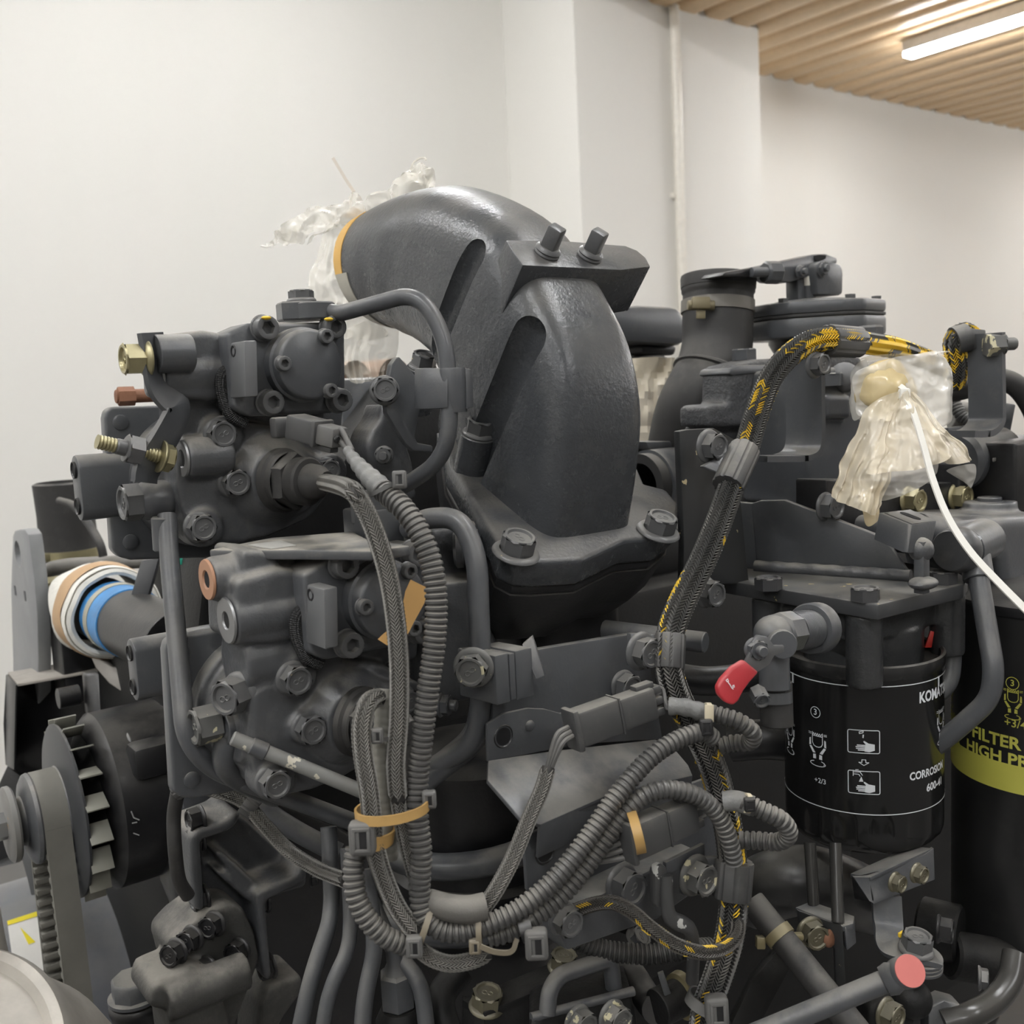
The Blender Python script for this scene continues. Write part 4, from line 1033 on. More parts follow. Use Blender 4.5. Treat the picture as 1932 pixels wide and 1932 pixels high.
# filter head: casting with bosses and stud tubes
fh_ = thing('filter_housing', 'cast housing hanging under the base plate, with three bolt bosses and a side inlet', 'housing')
c = MB(); zu = zt_ - .0105
def below(s_, dz=0): return onZ(*q(7, s_)[0][:2], zu - dz)
BO = [(onZ(*q(7, s_)[0][:2], zt_) - Z * (.0105)) for s_ in ('692,250', '1180,330', '1560,225')]
FC = (BO[0] + BO[2]) / 2 + V((.004, -.002, 0))
cx_ = at(1622, 1200, dep(FC))
BO[1] = BO[1] + V((.0, .004, 0))
for b_, l_ in zip(BO, (.040, .052, .048)): c.cyl(b_ - Z * l_, Z, .0125, l_ - .0002, 28)
FC.z = zu
c.cyl(FC - Z * .052, Z, .043, .030, 48).cyl(FC - Z * .032, Z, .034, .0318, 40)
c.prism([BO[0] - Z * .002, BO[1] - Z * .002, BO[2] - Z * .002, FC + Y * .03 - Z * .002], -Z * .022, .002)
castobj('head_casting', c, mat('semi_gloss_black', (.040, .041, .042), .30, dust=.25, bump=.25), fh_, voxel=.0016, smooth=4)
obj('neck_ring', MB().lathe(FC - Z * .074, Z, [(0, 0), (.0435, 0), (.0435, .018), (.044, .020), (.044, .026), (0, .026)], 56), DARK, fh_)
ib = at(1532, 1186, .675); ia = (at(1440, 1200, .628) - ib).normalized()
obj('inlet_boss', MB().lathe(ib + ia * -.02, ia, [(0, .012), (.0170, .012), (.0170, .022), (.0160, .024), (.0130, .024)], 36), PAINT, fh_)
obj('inlet_thread', MB().tube([ib + ia * .0007 * i for i in range(42)], lambda a, i: .0128 if i % 3 else .0118, 24), PAINT, fh_)
# shut-off valve with red lever
vt = thing('shutoff_valve', 'small shut-off valve with a bent red lever, screwed into the filter head', 'valve')
v0 = ib + ia * .028
obj('valve_hex', MB().cyl(v0, ia, .0135, .020, 8, .002), PAINT, vt)
obj('valve_body', MB().sphere(v0 + ia * .024, .0122, 20, 12).cyl(v0 + ia * .024, V((-.1, -.1, -1)), .0095, .034, 20).cyl(v0 + ia * .022 + Z * -.004, V((-.55, -.8, .1)), .0090, .018, 16), PAINT, vt)
obj('hose_stub', MB().cyl(v0 + ia * .022 - Z * .030, V((-.1, -.1, -1)), .0102, .028, 24), RUBBER, vt)
obj('band', MB().lathe(v0 + ia * .0245 - Z * .036, V((-.1, -.1, -1)), [(.0102, 0), (.0112, 0), (.0112, .007), (.0102, .007)], 28), PAINT, vt)
bolt(vt, at(1428, 1304, .612), V((-.5, -.8, -.3)), .52, 'hex', PAINT, washer=False, sl=1.2)
pvt = at(1433, 1226, .606)
plp = [at(*p) for p in q(7, '640,510,.606 690,520,.606 720,560,.607 770,560,.609 770,590,.609 722,610,.607 700,650,.606 640,690,.604 580,640,.602 610,580,.604 615,540,.605')]
obj('lever_plate', MB().prism(plp, V((.001, .0022, 0)), .0004), mat('dull_steel_plate', (.14, .14, .14), .35, metal=.4), vt)
lp = [at(*p) for p in q(7, '580,632,.601 650,690,.603 605,740,.600 575,780,.598 550,830,.597 525,852,.596 490,840,.595 455,805,.595 448,765,.595 470,725,.596 520,670,.598')]
obj('red_lever', MB().prism(lp, V((.0015, .0048, 0)), .0016, 3), mat('red_plastic', (.42, .030, .038), .38, dust=.12), vt, label='red plastic lever grip')
LETW = mat('print_white', (.72, .74, .76), .45, var=.03); LETY = mat('print_yellow', (.52, .50, .09), .45, var=.05)
bolt(vt, pvt + V((0, .004, 0)), V((-.35, -.93, .05)), .62, 'nut', PAINT, sl=.7)
mk = [at(*p) for p in q(7, '497,738,.5945 508,752,.5945 515,765,.5945 523,772,.5945')]
obj('lever_mark', MB().tube(mk, .0003, 6).tube([at(*p) for p in q(7, '488,728,.5942 496,722,.5942 500,733,.5942 492,736,.5942 488,728,.5942')], .0003, 6).tube([at(*p) for p in q(7, '520,755,.5942 526,752,.5942 528,762,.5942 521,764,.5942 520,755,.5942')], .0003, 6), LETW, vt)

# ---- printing on cylinders
def text_mesh(txt, size, bold=.012, al='CENTER'):
    cu = bpy.data.curves.new('txt', 'FONT'); cu.body = txt; cu.size = size; cu.offset = bold * size; cu.align_x = al; cu.align_y = 'CENTER'; cu.resolution_u = 3
    o = bpy.data.objects.new('txt', cu); COL.objects.link(o); dg = bpy.context.evaluated_depsgraph_get()
    me = bpy.data.meshes.new_from_object(o.evaluated_get(dg), depsgraph=dg)
    bpy.data.objects.remove(o); bpy.data.curves.remove(cu)
    vs = [v.co.copy() for v in me.vertices]; fs = [tuple(p.vertices) for p in me.polygons]; bpy.data.meshes.remove(me); return vs, fs
class Wrap:
    """flat drawing in (arc, height) wrapped on a vertical cylinder; phi0 = bearing of arc 0"""
    def __init__(s, c, r, phi0): s.c, s.r, s.p, s.mb = c, r, phi0, MB()
    def P(s, x, y, k=.0003):
        a = s.p + x / s.r; return s.c + V((math.cos(a) * (s.r + k), math.sin(a) * (s.r + k), y))
    def poly(s, pts):
        # subdivide along arc, thin raised print
        b = bmesh.new(); vs = [b.verts.new((x, y, 0)) for x, y in pts]
        try: b.faces.new(vs)
        except ValueError: b.free(); return s
        bmesh.ops.triangulate(b, faces=b.faces); return s._put(b)
    def _put(s, b):
        b.verts.ensure_lookup_table()
        for i, v in enumerate(b.verts): v.index = i
        s.mb.add([s.P(v.co.x, v.co.y) for v in b.verts], [[v.index for v in f.verts] for f in b.faces]); b.free(); return s
    def line(s, pts, w=.0006, closed=False):
        P = [V((x, y, 0)) for x, y in pts]; D = []
        if closed: P.append(P[0])
        for a, b in zip(P, P[1:]):
            n = max(1, int((b - a).length / .003)); D += [a.lerp(b, i / n) for i in range(n)]
        D.append(P[-1])
        for a, b in zip(D, D[1:]):
            d = b - a
            if d.length < 1e-7: continue
            d.normalize(); n = V((-d.y, d.x, 0)) * w / 2; e = d * w * .25
            s.mb.add([s.P(*(p.xy)) for p in (a - e + n, a - e - n, b + e - n, b + e + n)], [(0, 1, 2, 3)])
        return s
    def text(s, txt, x, y, size, bold=.012, sx=1.0, al='CENTER'):
        vs, fs = text_mesh(txt, size, bold, al); s.mb.add([s.P(x + v.x * sx, y + v.y) for v in vs], fs); return s
    def rrect(s, x, y, w, h, r=.0012, lw=.0006):
        pts = []
        for cx, cy, a0 in ((w / 2 - r, h / 2 - r, 0), (-w / 2 + r, h / 2 - r, 90), (-w / 2 + r, -h / 2 + r, 180), (w / 2 - r, -h / 2 + r, 270)):
            pts += [(x + cx + r * math.cos(math.radians(a0 + 30 * k)), y + cy + r * math.sin(math.radians(a0 + 30 * k))) for k in range(4)]
        return s.line(pts, lw, True)
    def circ(s, x, y, r, lw=.0005): return s.line([(x + r * math.cos(t), y + r * math.sin(t)) for t in [2 * math.pi * k / 18 for k in range(18)]], lw, True)
    def hands_cup(s, x, y, k=1.0, cup=True):
        """cup held by two hands with a turning arrow"""
        L = lambda pts, w=.0006: s.line([(x + a * k, y + b * k) for a, b in pts], w)
        F = lambda pts: s.poly([(x + a * k, y + b * k) for a, b in pts])
        L([(-.0040, .0105), (-.0040, .0030), (-.0030, .0010), (-.0010, .0002), (.0010, .0002), (.0030, .0010), (.0040, .0030), (.0040, .0105)])
        L([(-.0040, .0080), (.0040, .0080)])
        zz = [(-.0038 + .0008 * i, .0084 + (.0016 if i % 2 else 0)) for i in range(10)]; L(zz, .0005)
        for sx in (-1, 1):
            L([(sx * .0050, .0098), (sx * .0072, .0100)], .0004); L([(sx * .0050, .0088), (sx * .0072, .0090)], .0004)
            F([(sx * a, b) for a, b in ((.0066, .0055), (.0054, .0060), (.0052, .0010), (.0068, .0005))])
            F([(sx * a, b) for a, b in ((.0066, -.0001), (.0050, .0004), (.0016, -.0042), (.0038, -.0046))])
            F([(sx * a, b) for a, b in ((.0014, -.0050), (.0036, -.0054), (.0036, -.0086), (.0012, -.0084))])
        e = [(.0060 * math.cos(t), -.0118 + .0018 * math.sin(t)) for t in [math.radians(a) for a in range(120, 400, 20)]]; L(e, .0006)
        L([(.0030, -.0098), (.0052, -.0106), (.0048, -.0128)], .0006); return s
    def hand(s, x, y, k=1.0):
        F = lambda pts: s.poly([(x + a * k, y + b * k) for a, b in pts])
        F([(.0055, -.0022), (.0055, .0020), (.0020, .0026), (-.0005, .0018), (-.0010, -.0030), (.0020, -.0034)])
        for i, (l, yy) in enumerate(((-.0058, .0012), (-.0066, .0001), (-.0064, -.0011), (-.0052, -.0022))):
            F([(-.0006, yy + .00045), (l, yy + .00035), (l, yy - .00035), (-.0006, yy - .00045)])
        F([(.0020, .0024), (-.0012, .0044), (-.0018, .0037), (.0000, .0016)])
        return s
# ---- coolant filter canister
cf = thing('coolant_filter', 'black glossy spin-on filter canister with white printed symbols', 'filter')
D_ = dep(FC)
RF = 145.5 / FPX * D_
c0 = at(1626, 1262, D_); FB = V((FC.x, FC.y, 0)); dz_ = at(1626, 1262, dep(FC))
FCX = V((c0.x, c0.y, 0))
C0 = V((c0.x, c0.y, 0)); _d = V((CAM.x - C0.x, CAM.y - C0.y, 0)).normalized()
ztop, zbot = onp(1626, 1268, C0 + _d * RF, _d).z + .004, onp(1635, 1622, C0 + _d * RF, _d).z + .003
print('filter', D_, RF, ztop, zbot)
can = MB().lathe(C0 + Z * zbot, Z, [(0, -.004), (RF * .70, -.004), (RF * .90, -.001), (RF * .965, .003), (RF * .985, .007), (RF * .99, .011), (RF * .99, .016), (RF * .99, .021), (RF * .99, .025), (RF * .99, .028), (RF * .99, .031), (RF * .99, ztop - zbot - .012), (RF * 1.0, ztop - zbot - .010)], 192)
for i, v in enumerate(can.v):      # pressed grip flutes round the base
    hh_ = v.z - zbot
    if 0 < hh_ < .030:
        d_ = V((v.x - C0.x, v.y - C0.y, 0)); ph = math.atan2(d_.y, d_.x); k_ = max(0, math.cos(ph * 14 + 1.0) + .25) ** .6 if math.cos(ph * 14 + 1.0) > -.25 else 0
        can.v[i] = v - d_ * (.030 * k_ * math.sin(math.pi * min(1, hh_ / .030)) ** .6)
obj('canister', can, GLOSS, cf)
obj('rolled_rim', MB().lathe(C0 + Z * (ztop - .011), Z, [(RF * .95, 0), (RF * 1.0, .0005), (RF * 1.018, .003), (RF * 1.02, .006), (RF * 1.008, .0095), (RF * .98, .0105), (RF * .95, .009), (RF * .94, .003), (RF * .6, .001), (0, .001)], 96), mat('dusty_gloss_black', (.018, .018, .018), .25, dust=.45), cf)
phic = math.atan2(CAM.y - C0.y, CAM.x - C0.x)     # bearing of the side that faces the viewer
def arcpx(px): return RF * math.asin(max(-1, min(1, (px - 1632) / 149.0)))
def zpx(py, px=1630): # height on the near side of the can
    dd = V((math.cos(phic), math.sin(phic), 0)); return onp(1630, py, C0 + dd * RF, dd).z
W = Wrap(C0, RF * .99, phic); Hz = lambda y: zpx(y)
zl1, zl2 = Hz(1296), Hz(1537)
W.line([(-RF * 1.75 + RF * 3.5 * i / 60, zl1) for i in range(61)], .0007); W.line([(-RF * 1.75 + RF * 3.5 * i / 60, zl2) for i in range(61)], .0007)
for px in (1508, 1765): W.line([(arcpx(px), zl1), (arcpx(px), zl1 - .0065)], .0022)
W.circ(arcpx(1550), Hz(1357), .0040).text('3', arcpx(1550), Hz(1357), .0062)
W.circ(arcpx(1496), Hz(1357), .0040).text('2', arcpx(1496), Hz(1357), .0062)
W.hands_cup(arcpx(1553), Hz(1424), 1.04).hands_cup(arcpx(1500), Hz(1424), 1.04)
W.text('+2/3', arcpx(1557), Hz(1488), .0052, .008)
for yy in (1400, 1477):
    W.rrect(arcpx(1634), Hz(yy), .0212, .0166)
    W.hand(arcpx(1638), Hz(yy + 10), 1.05)
ax_ = arcpx(1634); hy = Hz(1439)
W.line([(ax_ - .0013, hy + .0020), (ax_ + .0013, hy + .0020), (ax_ + .0013, hy), (ax_ + .0034, hy), (ax_, hy - .0022), (ax_ - .0034, hy), (ax_ - .0013, hy)], .0005, True)
y0 = Hz(1387); W.line([(ax_ - .0030, y0 + .0020), (ax_ - .0002, y0 + .0030), (ax_ - .0004, y0 + .0016), (ax_ - .0028, y0 + .0008)], .0005, True); W.line([(ax_ - .0002, y0), (ax_ - .0004, y0 - .002)], .0009)
y1 = Hz(1465); W.line([(ax_ - .0072, y1 + .0040), (ax_ - .0072, y1 - .0002)], .0005); W.line([(ax_ - .0072, y1 + .0026), (ax_ - .0026, y1 + .0030), (ax_ - .0010, y1 + .0006)], .0005); W.line([(ax_ - .0072, y1 + .0012), (ax_ - .0034, y1 + .0012), (ax_ - .0026, y1 - .0002)], .0005); W.line([(ax_ - .0056, y1 + .0044), (ax_ - .0036, y1 + .0046)], .0005)
W.poly([(ax_ - .0018, y1 - .0002), (ax_ - .0004, y1 - .0040), (ax_ - .0034, y1 - .0042)])
kx = arcpx(1729); W.text('KOMATSU', kx, Hz(1325), .0108, .035, .80, 'LEFT')
W.text('CORROSION', arcpx(1712), Hz(1470), .0080, .03, .84, 'LEFT'); W.text('600-41', arcpx(1742), Hz(1499), .0078, .035, 1.0, 'LEFT')
W.hands_cup(arcpx(1766) + .004, Hz(1390), 1.1)
obj('printed_symbols', W.mb, LETW, cf, label='white printed symbols and lettering')
# ---- big oil filter at the right edge
of = thing('oil_filter', 'tall black filter canister with a yellow band and yellow lettering at the right edge', 'filter')
D2 = .80; RO = .072
ce = at(1807 + RO / D2 * FPX * 1.0, 1480, D2 + .012); CO = V((ce.x, ce.y, 0))
_d = V((CAM.x - CO.x, CAM.y - CO.y, 0)).normalized(); zo_t, zo_b = onp(1925, 1163, CO + _d * RO, _d).z, onp(1925, 1850, CO + _d * RO, _d).z
obj('canister', MB().lathe(CO + Z * zo_b, Z, [(0, -.004), (RO * .8, -.004), (RO * .97, .004), (RO, .014), (RO, zo_t - zo_b)], 96), mat('filter_black', (.016, .016, .016), .28, dust=.12), of)
obj('rolled_rim', MB().lathe(CO + Z * zo_t, Z, [(RO * .9, -.004), (RO * 1.02, -.002), (RO * 1.03, .002), (RO * 1.02, .005), (RO * .9, .008), (0, .008)], 96), DARK, of)
ph2 = math.atan2(CAM.y - CO.y, CAM.x - CO.x); pxc = 1807 + RO / D2 * FPX
def arc2(px): return RO * math.asin(max(-1, min(1, (px - pxc) / (RO / D2 * FPX))))
def z2(py, px):
    dd = V((math.cos(ph2), math.sin(ph2), 0)); return onp(px, py, CO + dd * RO * math.cos(arc2(px) / RO), dd).z
W2 = Wrap(CO, RO, ph2); zy0, zy1 = z2(1445, 1925), z2(1498, 1925)
n = 80
ang = [(-RO * 1.9 + RO * 3.8 * i / n) for i in range(n + 1)]
vs = []; 
for a in ang: vs += [W2.P(a, zy0, .0004), W2.P(a, zy1, .0004)]
obj('yellow_band', MB().add(vs, [(2 * i, 2 * i + 1, 2 * i + 3, 2 * i + 2) for i in range(n)]), LETY, of, label='yellow printed band')
for txt, px, py in (('FILTER', 1852, 1400), ('HIGH', 1840, 1422)): pass
W2.text('FILTER', arc2(1852), z2(1394, 1885), .0128, .03, 1.08, 'LEFT'); W2.text('EFFICIENCY', arc2(1838), z2(1394, 1885), .0128, .03, 1.08, 'RIGHT')
W2.text('HIGH', arc2(1842), z2(1425, 1885), .0128, .03, 1.08, 'LEFT'); W2.text('FOR', arc2(1829), z2(1425, 1885), .0128, .03, 1.08, 'RIGHT'); W2.text('PRESSURE', arc2(1913), z2(1425, 1885), .0128, .03, 1.08, 'LEFT')
W2.text('+3/4', arc2(1925), z2(1366, 1920), .0085, .012); W2.circ(arc2(1920), z2(1290, 1920), .0046).text('3', arc2(1920), z2(1290, 1920), .0066)
W2.hands_cup(arc2(1921), z2(1326, 1920), .95).hands_cup(arc2(1811), z2(1312, 1820), 1.0)
obj('printed_symbols', W2.mb, LETY, of, label='yellow printed symbols and lettering')
# pipes in front of the oil filter
t = thing('coolant_pipe', 'bent dark steel pipe running down in front of the tall filter', 'pipe')
pipe('tube', [at(*p) for p in ((1838, 1030, .74), (1846, 1090, .73), (1876, 1265, .71), (1868, 1320, .715), (1790, 1390, .735), (1720, 1440, .765))], .0070, PAINT, t, rad=.025)
obj('sleeve_nut', MB().cyl(at(1838, 1040, .74), at(1848, 1100, .73) - at(1838, 1040, .74), .0105, .022, 24), PAINT, t)
e0 = at(1818, 1035, .735)
obj('elbow_eye', MB().lathe(e0, (at(1760, 1030, .715) - at(1818, 1020, .735)), [(0, 0), (.0150, 0), (.0165, .004), (.0165, .010), (.0150, .016), (.0140, .017), (0, .0165)], 32), mat('chipped_paint_b', (.05, .05, .05)), t)
obj('elbow_body', MB().cyl(e0, (at(1872, 1010, .765) - e0), .0150, .036, 28).cyl(at(1770, 1010, .76), (at(1720, 1000, .75) - at(1770, 1010, .76)), .014, .02, 24), PAINT, t)
obj('tag', MB().prism([at(*p) for p in ((1832, 1008, .722), (1850, 1012, .724), (1856, 1022, .726), (1850, 1028, .725), (1838, 1022, .722))], FW * .0006, 0), LETW, t)
t = thing('coolant_pipe', 'short bent dark pipe between the two filters', 'pipe')
pipe('tube', [at(*p) for p in ((1790, 1150, .77), (1795, 1240, .77), (1790, 1290, .765), (1745, 1325, .76))], .0075, PAINT, t, rad=.025)
t = thing('red_strap', 'thin red strip seen behind the filter head', 'strap')
obj('strip', MB().prism([at(*p) for p in ((1756, 1190, .76), (1763, 1192, .76), (1758, 1222, .76), (1745, 1222, .76))], FW * .002, .0004), mat('red_strip', (.5, .03, .02), .4), t)

# ================================================================ left side: alternator, belt, wrapped pipe, guards
NAVY = mat('grey_blue_paint', (.036, .038, .042), .4, dust=.3)
t = thing('lifting_plate', 'light grey lifting plate with a round eye standing at the far left', 'plate')
xl = at(60, 1120, 1.12).x
lp = PX(24, '130,700 150,652 200,638 250,640 285,690 300,790 345,1150 375,1500 385,1932 385,2600 140,2600 130,1932 112,1250', xl)
hole = PX(24, '180,890', xl)[0]
cutm = MB().cyl(hole - X * .02, X, .0155, .06, 24)
for s_ in ('155,1260', '255,1315'):
    cutm.box(PX(24, s_, xl)[0], (.05, .010, .012), bev=0)
me_ = cut(MB().prism(lp, X * .014, .0015), cutm); finish(me_, 35)
obj('plate', me_, mat('light_grey_enamel', (.23, .235, .24), .4, dust=.2), t)
t = thing('rubber_hose', 'upright black rubber hose end with a metal band behind the pumps at far left', 'hose')
hc = at(132, 1045, 1.30)
obj('hose', MB().lathe(hc, Z, [(0, -.03), (.034, -.03), (.034, .004), (.033, .01), (.0345, .03), (.034, .05), (.0355, .09), (.031, .092), (.030, .06), (0, .06)], 36), RUBBER, t)
obj('band', MB().lathe(hc, Z, [(.034, -.004), (.0365, -.004), (.0365, .007), (.034, .007)], 36).box(hc + V((-.03, -.018, .002)), (.016, .010, .010), bev=.001), ZINC, t)
t = thing('hose_pipe', 'dusty grey horizontal pipe crossing above the white wrapped pipe', 'pipe')
pipe('tube', [at(*p) for p in ((72, 1096, 1.2), (92, 1073, 1.2), (130, 1066, 1.2), (280, 1058, 1.22))], .0085, mat('dusty_grey', (.20, .19, .175), .5, dust=.5), t, rad=.02)
obj('end_nut', MB().lathe(at(115, 1105, 1.17), X, [(0, -.02), (.012, -.02), (.012, .01), (.015, .012), (.015, .02), (0, .02)], 6), ZINC, t)
t = thing('black_hose', 'thin black hose curving past the rubber hose end', 'hose')
obj('hose', MB().tube(path('112,945,1.22 140,955,1.2 165,985,1.18 188,1025,1.16 195,1050,1.16'), .0048, 14), RUBBER, t)
# wrapped exhaust pipe
t = thing('wrapped_pipe', 'pipe end wrapped in white cloth with tan tape and blue printed film inside', 'pipe')
wc = at(217, 1160, 1.06); AXW = -Y
def cyl_open(p, ax, ro, ri, a, b, seg=40, wob=0.0):
    mb = MB(); pr = [(ri, a), (ro, a), (ro, b), ((ro + ri) / 2, b + .002), (ri, b), (ri, a + .001)]
    mb.lathe(p, ax, pr, seg)
    if wob:
        for i, v in enumerate(mb.v): mb.v[i] = v + (v - p) * wob * noise.noise(v * 30) + V((0, .004 * noise.noise(v * 45 + V((9, 0, 0))), 0))
    return mb
CLOTH = mat('white_cloth', (.72, .70, .64), .8, var=.1, bump=.5, bscale=160)
obj('cloth', cyl_open(wc, AXW, .047, .040, -.085, 0, 48, .10), CLOTH, t)
obj('cloth_flap', cyl_open(wc, AXW, .0500, .0475, -.060, -.004, 48, .10), CLOTH, t)
obj('tape', cyl_open(wc, AXW, .0512, .0500, -.044, -.014, 48, .06), mat('tan_masking_tape', (.46, .30, .165), .55, var=.12), t)
obj('liner', MB().cyl(wc + Y * .05, -Y, .0335, .25, 40), DARK, t)
obj('blue_film', MB().lathe(wc, -Y, [(.031, -.004), (.0345, -.003), (.0345, .014), (.0335, .0145), (.0335, .026), (.0348, .0265), (.0348, .058), (.030, .059)], 40), mat('blue_film', (.06, .24, .52), .35, var=.5), t)
obj('grey_band', MB().lathe(wc - Y * .014, -Y, [(.0335, 0), (.0356, 0), (.0356, .013), (.0335, .013)], 40), mat('pale_band', (.38, .36, .28), .5), t)
obj('strut', MB().prism([at(*p) for p in ((266, 1058, .99), (300, 1052, .99), (262, 1185, .985), (230, 1180, .985))], FW * .008, .001), NAVY, t)
obj('plastic_skirt', MB().prism([at(*p) for p in ((168, 1232, 1.07), (210, 1258, 1.06), (236, 1262, 1.05), (236, 1310, 1.05), (205, 1290, 1.06), (180, 1260, 1.07))], FW * .02, .002), mat('crumpled_film', (.36, .34, .31), .35, var=.2), t)
obj('support', MB().box(at(150, 1215, 1.14), (.05, .05, .12), bev=.004).box(at(120, 1170, 1.15), (.03, .04, .06), bev=.004), DARK, t)
t = thing('green_strap', 'small green strap between the two pumps', 'strap')
obj('strap', MB().band([at(336, 1052, .86), at(355, 1050, .86), at(380, 1054, .86)], Z, .02, .003) if False else MB().prism([at(*p) for p in ((336, 1046, .86), (376, 1042, .86), (378, 1064, .86), (338, 1066, .86))], FW * .004, .001), mat('green_webbing', (.0, .22, .15), .5), t)
# belt guard
t = thing('belt_guard', 'dark sheet metal guard with a dusty folded top edge at the left', 'guard')
gd_ = 1.12
gt = [at(*p) for p in ((15, 1268, 1.16), (33, 1290, 1.09), (186, 1263, 1.12), (162, 1243, 1.19))]
obj('top_fold', MB().prism(gt, -Z * .003, .0006), mat('dusty_beige', (.40, .37, .33), .6, dust=.5), t)
obj('panel', MB().prism([at(*p) for p in ((15, 1270, 1.162), (186, 1265, 1.165), (200, 1300, 1.165), (205, 1440, 1.165), (60, 1480, 1.162), (14, 1442, 1.16), (10, 1365, 1.16))], FW * .004, .0006), DARK, t)
obj('side_panel', MB().prism([at(*p) for p in ((15, 1272, 1.158), (33, 1292, 1.088), (30, 1452, 1.09), (14, 1442, 1.158), (10, 1365, 1.158))], V((-.002, 0, 0)), .0004), DARK, t)
obj('lower_panel', MB().prism([at(*p) for p in ((14, 1445, 1.15), (60, 1482, 1.15), (60, 1600, 1.15), (-40, 1640, 1.15), (-40, 1560, 1.15))], FW * .004, .0006), DARK, t)
# adjuster bracket
t = thing('adjuster_bracket', 'curved dark adjuster arm with bolts above the alternator', 'bracket')
obj('arm', MB().prism([at(*p) for p in ((160, 1272, 1.0), (188, 1268, 1.0), (192, 1355, .985), (178, 1368, .985), (166, 1350, .99))], V((.0, .014, 0)), .003), DARK, t)
obj('pivot', MB().cyl(at(150, 1310, 1.0), -X, .010, .02, 20).cyl(at(144, 1316, 1.0), -X, .006, .012, 16), DARK, t)
obj('cover', MB().prism([at(*p) for p in ((172, 1368, .97), (262, 1342, 1.0), (278, 1385, .985), (187, 1402, .955))], Z * -.006, .001), DEEP, t)
# alternator
t = thing('alternator', 'dark alternator drum with an open fan and pulley at the lower left', 'alternator')
ac = at(262, 1490, .955) + X * .010
obj('drum', MB().lathe(ac, X, [(0, -.055), (.060, -.055), (.074, -.050), (.080, -.044), (.080, .030), (.077, .040), (.06, .05), (0, .05)], 56), DARK, t)
fcx = ac - X * .074
obj('fan_disc', MB().lathe(fcx, X, [(0, -.004), (.03, -.005), (.073, -.003), (.077, -.001), (.077, .001), (.073, .0005), (0, .0005)], 56), NAVY, t)
for k in range(18):
    a = 2 * math.pi * k / 18; r1 = V((0, math.cos(a), math.sin(a))); tg_ = V((0, -math.sin(a), math.cos(a)))
    P_ = fcx + r1 * .074 + X * .009
    obj('fan_blade', MB().box(P_, (.018, .020, .0016), (X, (r1 * .75 + tg_ * .66).normalized(), X.cross((r1 * .75 + tg_ * .66).normalized())), bev=.0003), mat('blade_grey', (.24, .235, .20), .5), t)
obj('slip_cover', MB().lathe(ac - X * .055, X, [(.02, -.018), (.045, -.012), (.062, 0), (0, 0)], 40), DEEP, t)
pcx = fcx - X * .006
obj('pulley', MB().lathe(pcx, X, [(0, -.034), (.020, -.034), (.022, -.030), (.034, -.028), (.039, -.025), (.040, -.022), (.036, -.016), (.036, -.004), (.040, .001), (.042, .004), (.040, .008), (.03, .014), (0, .014)], 48), PAINT, t)
wcx = pcx - X * .040
obj('hub', MB().cyl(wcx, X, .016, .016, 32), PAINT, t)
obj('front_washer', MB().lathe(wcx, X, [(0, -.004), (.030, -.004), (.033, -.002), (.033, .002), (.031, .004), (0, .004)], 40), mat('worn_washer', (.17, .165, .155), .4, chip=1.0, chipcol=(.35, .22, .10)), t)
bolt(t, wcx - X * .004, -X, 1.25, 'nut', STEEL, washer=False)
for s_ in ('1290,960', '1050,920'):
    p = at(*q(25, s_)[0][:2], .90); bolt(t, p + X * .012, -X, .95, 'flange')
obj('lug', MB().box(at(300, 1425, .90), (.05, .03, .03), bev=.006).box(at(245, 1405, .93), (.05, .02, .014), bev=.002), DARK, t)
obj('spec_marks', MB().tube([at(*p) for p in q(25, '1195,1500,.872 1220,1560,.872 1270,1580,.872')], .0006, 6).tube([at(*p) for p in q(25, '1205,1610,.872 1250,1600,.872')], .0006, 6).tube([at(*p) for p in q(25, '1215,1700,.872 1270,1720,.872')], .0006, 6), mat('faded_mark', (.2, .2, .2), .6), t)
# ribbed belt
t = thing('drive_belt', 'worn flat cogged drive belt running down from the alternator pulley', 'belt')
bx0, bw = pcx.x - .010, .021
rb_ = .0375; low = V((bx0, pcx.y + .03, pcx.z - .62)); rl = .060
ptsb = []
A0 = V((0, pcx.y, pcx.z)); A1 = V((0, low.y - .055, low.z))
for k in range(13): a = math.pi * k / 12; ptsb.append(V((bx0, A0.y - rb_ * math.cos(a), A0.z + rb_ * math.sin(a))))
for k in range(13): a = math.pi + math.pi * k / 12; ptsb.append(V((bx0, A1.y - rl * math.cos(a), A1.z + rl * math.sin(a))))
ring_ = []
for i in range(len(ptsb)):
    a, b = ptsb[i], ptsb[(i + 1) % len(ptsb)]; n = max(1, int((b - a).length / .01)); ring_ += [a.lerp(b, k / n) for k in range(n)]
nn_ = len(ring_); nrm_ = []
for i in range(nn_): tt = (ring_[(i + 1) % nn_] - ring_[i - 1]).normalized(); nrm_.append(tt.cross(X))
obj('band', MB().band(ring_ + [ring_[0]], nrm_ + [nrm_[0]], bw, .0045), mat('worn_belt', (.15, .145, .125), .6, dust=.2, var=.2), t)
rr_ = resample(ring_ + [ring_[0]], .0105); cg = MB()
cx0 = sum(rr_, V()) / len(rr_)
for i in range(1, len(rr_) - 1):
    tt = (rr_[i + 1] - rr_[i - 1]).normalized(); n_ = X.cross(tt); n_ = n_ if n_.dot(V((0, cx0.y - rr_[i].y, 0))) > 0 else -n_
    if abs(rr_[i].z - pcx.z) < .0 or rr_[i].z > pcx.z - .01 or rr_[i].z < low.z: continue
    obj('cog', MB().box(rr_[i] + n_ * .0052, (bw * .98, .0052, .0075), (X, tt, X.cross(tt)), bev=.0006), mat('worn_belt', (.15, .145, .125)), t)
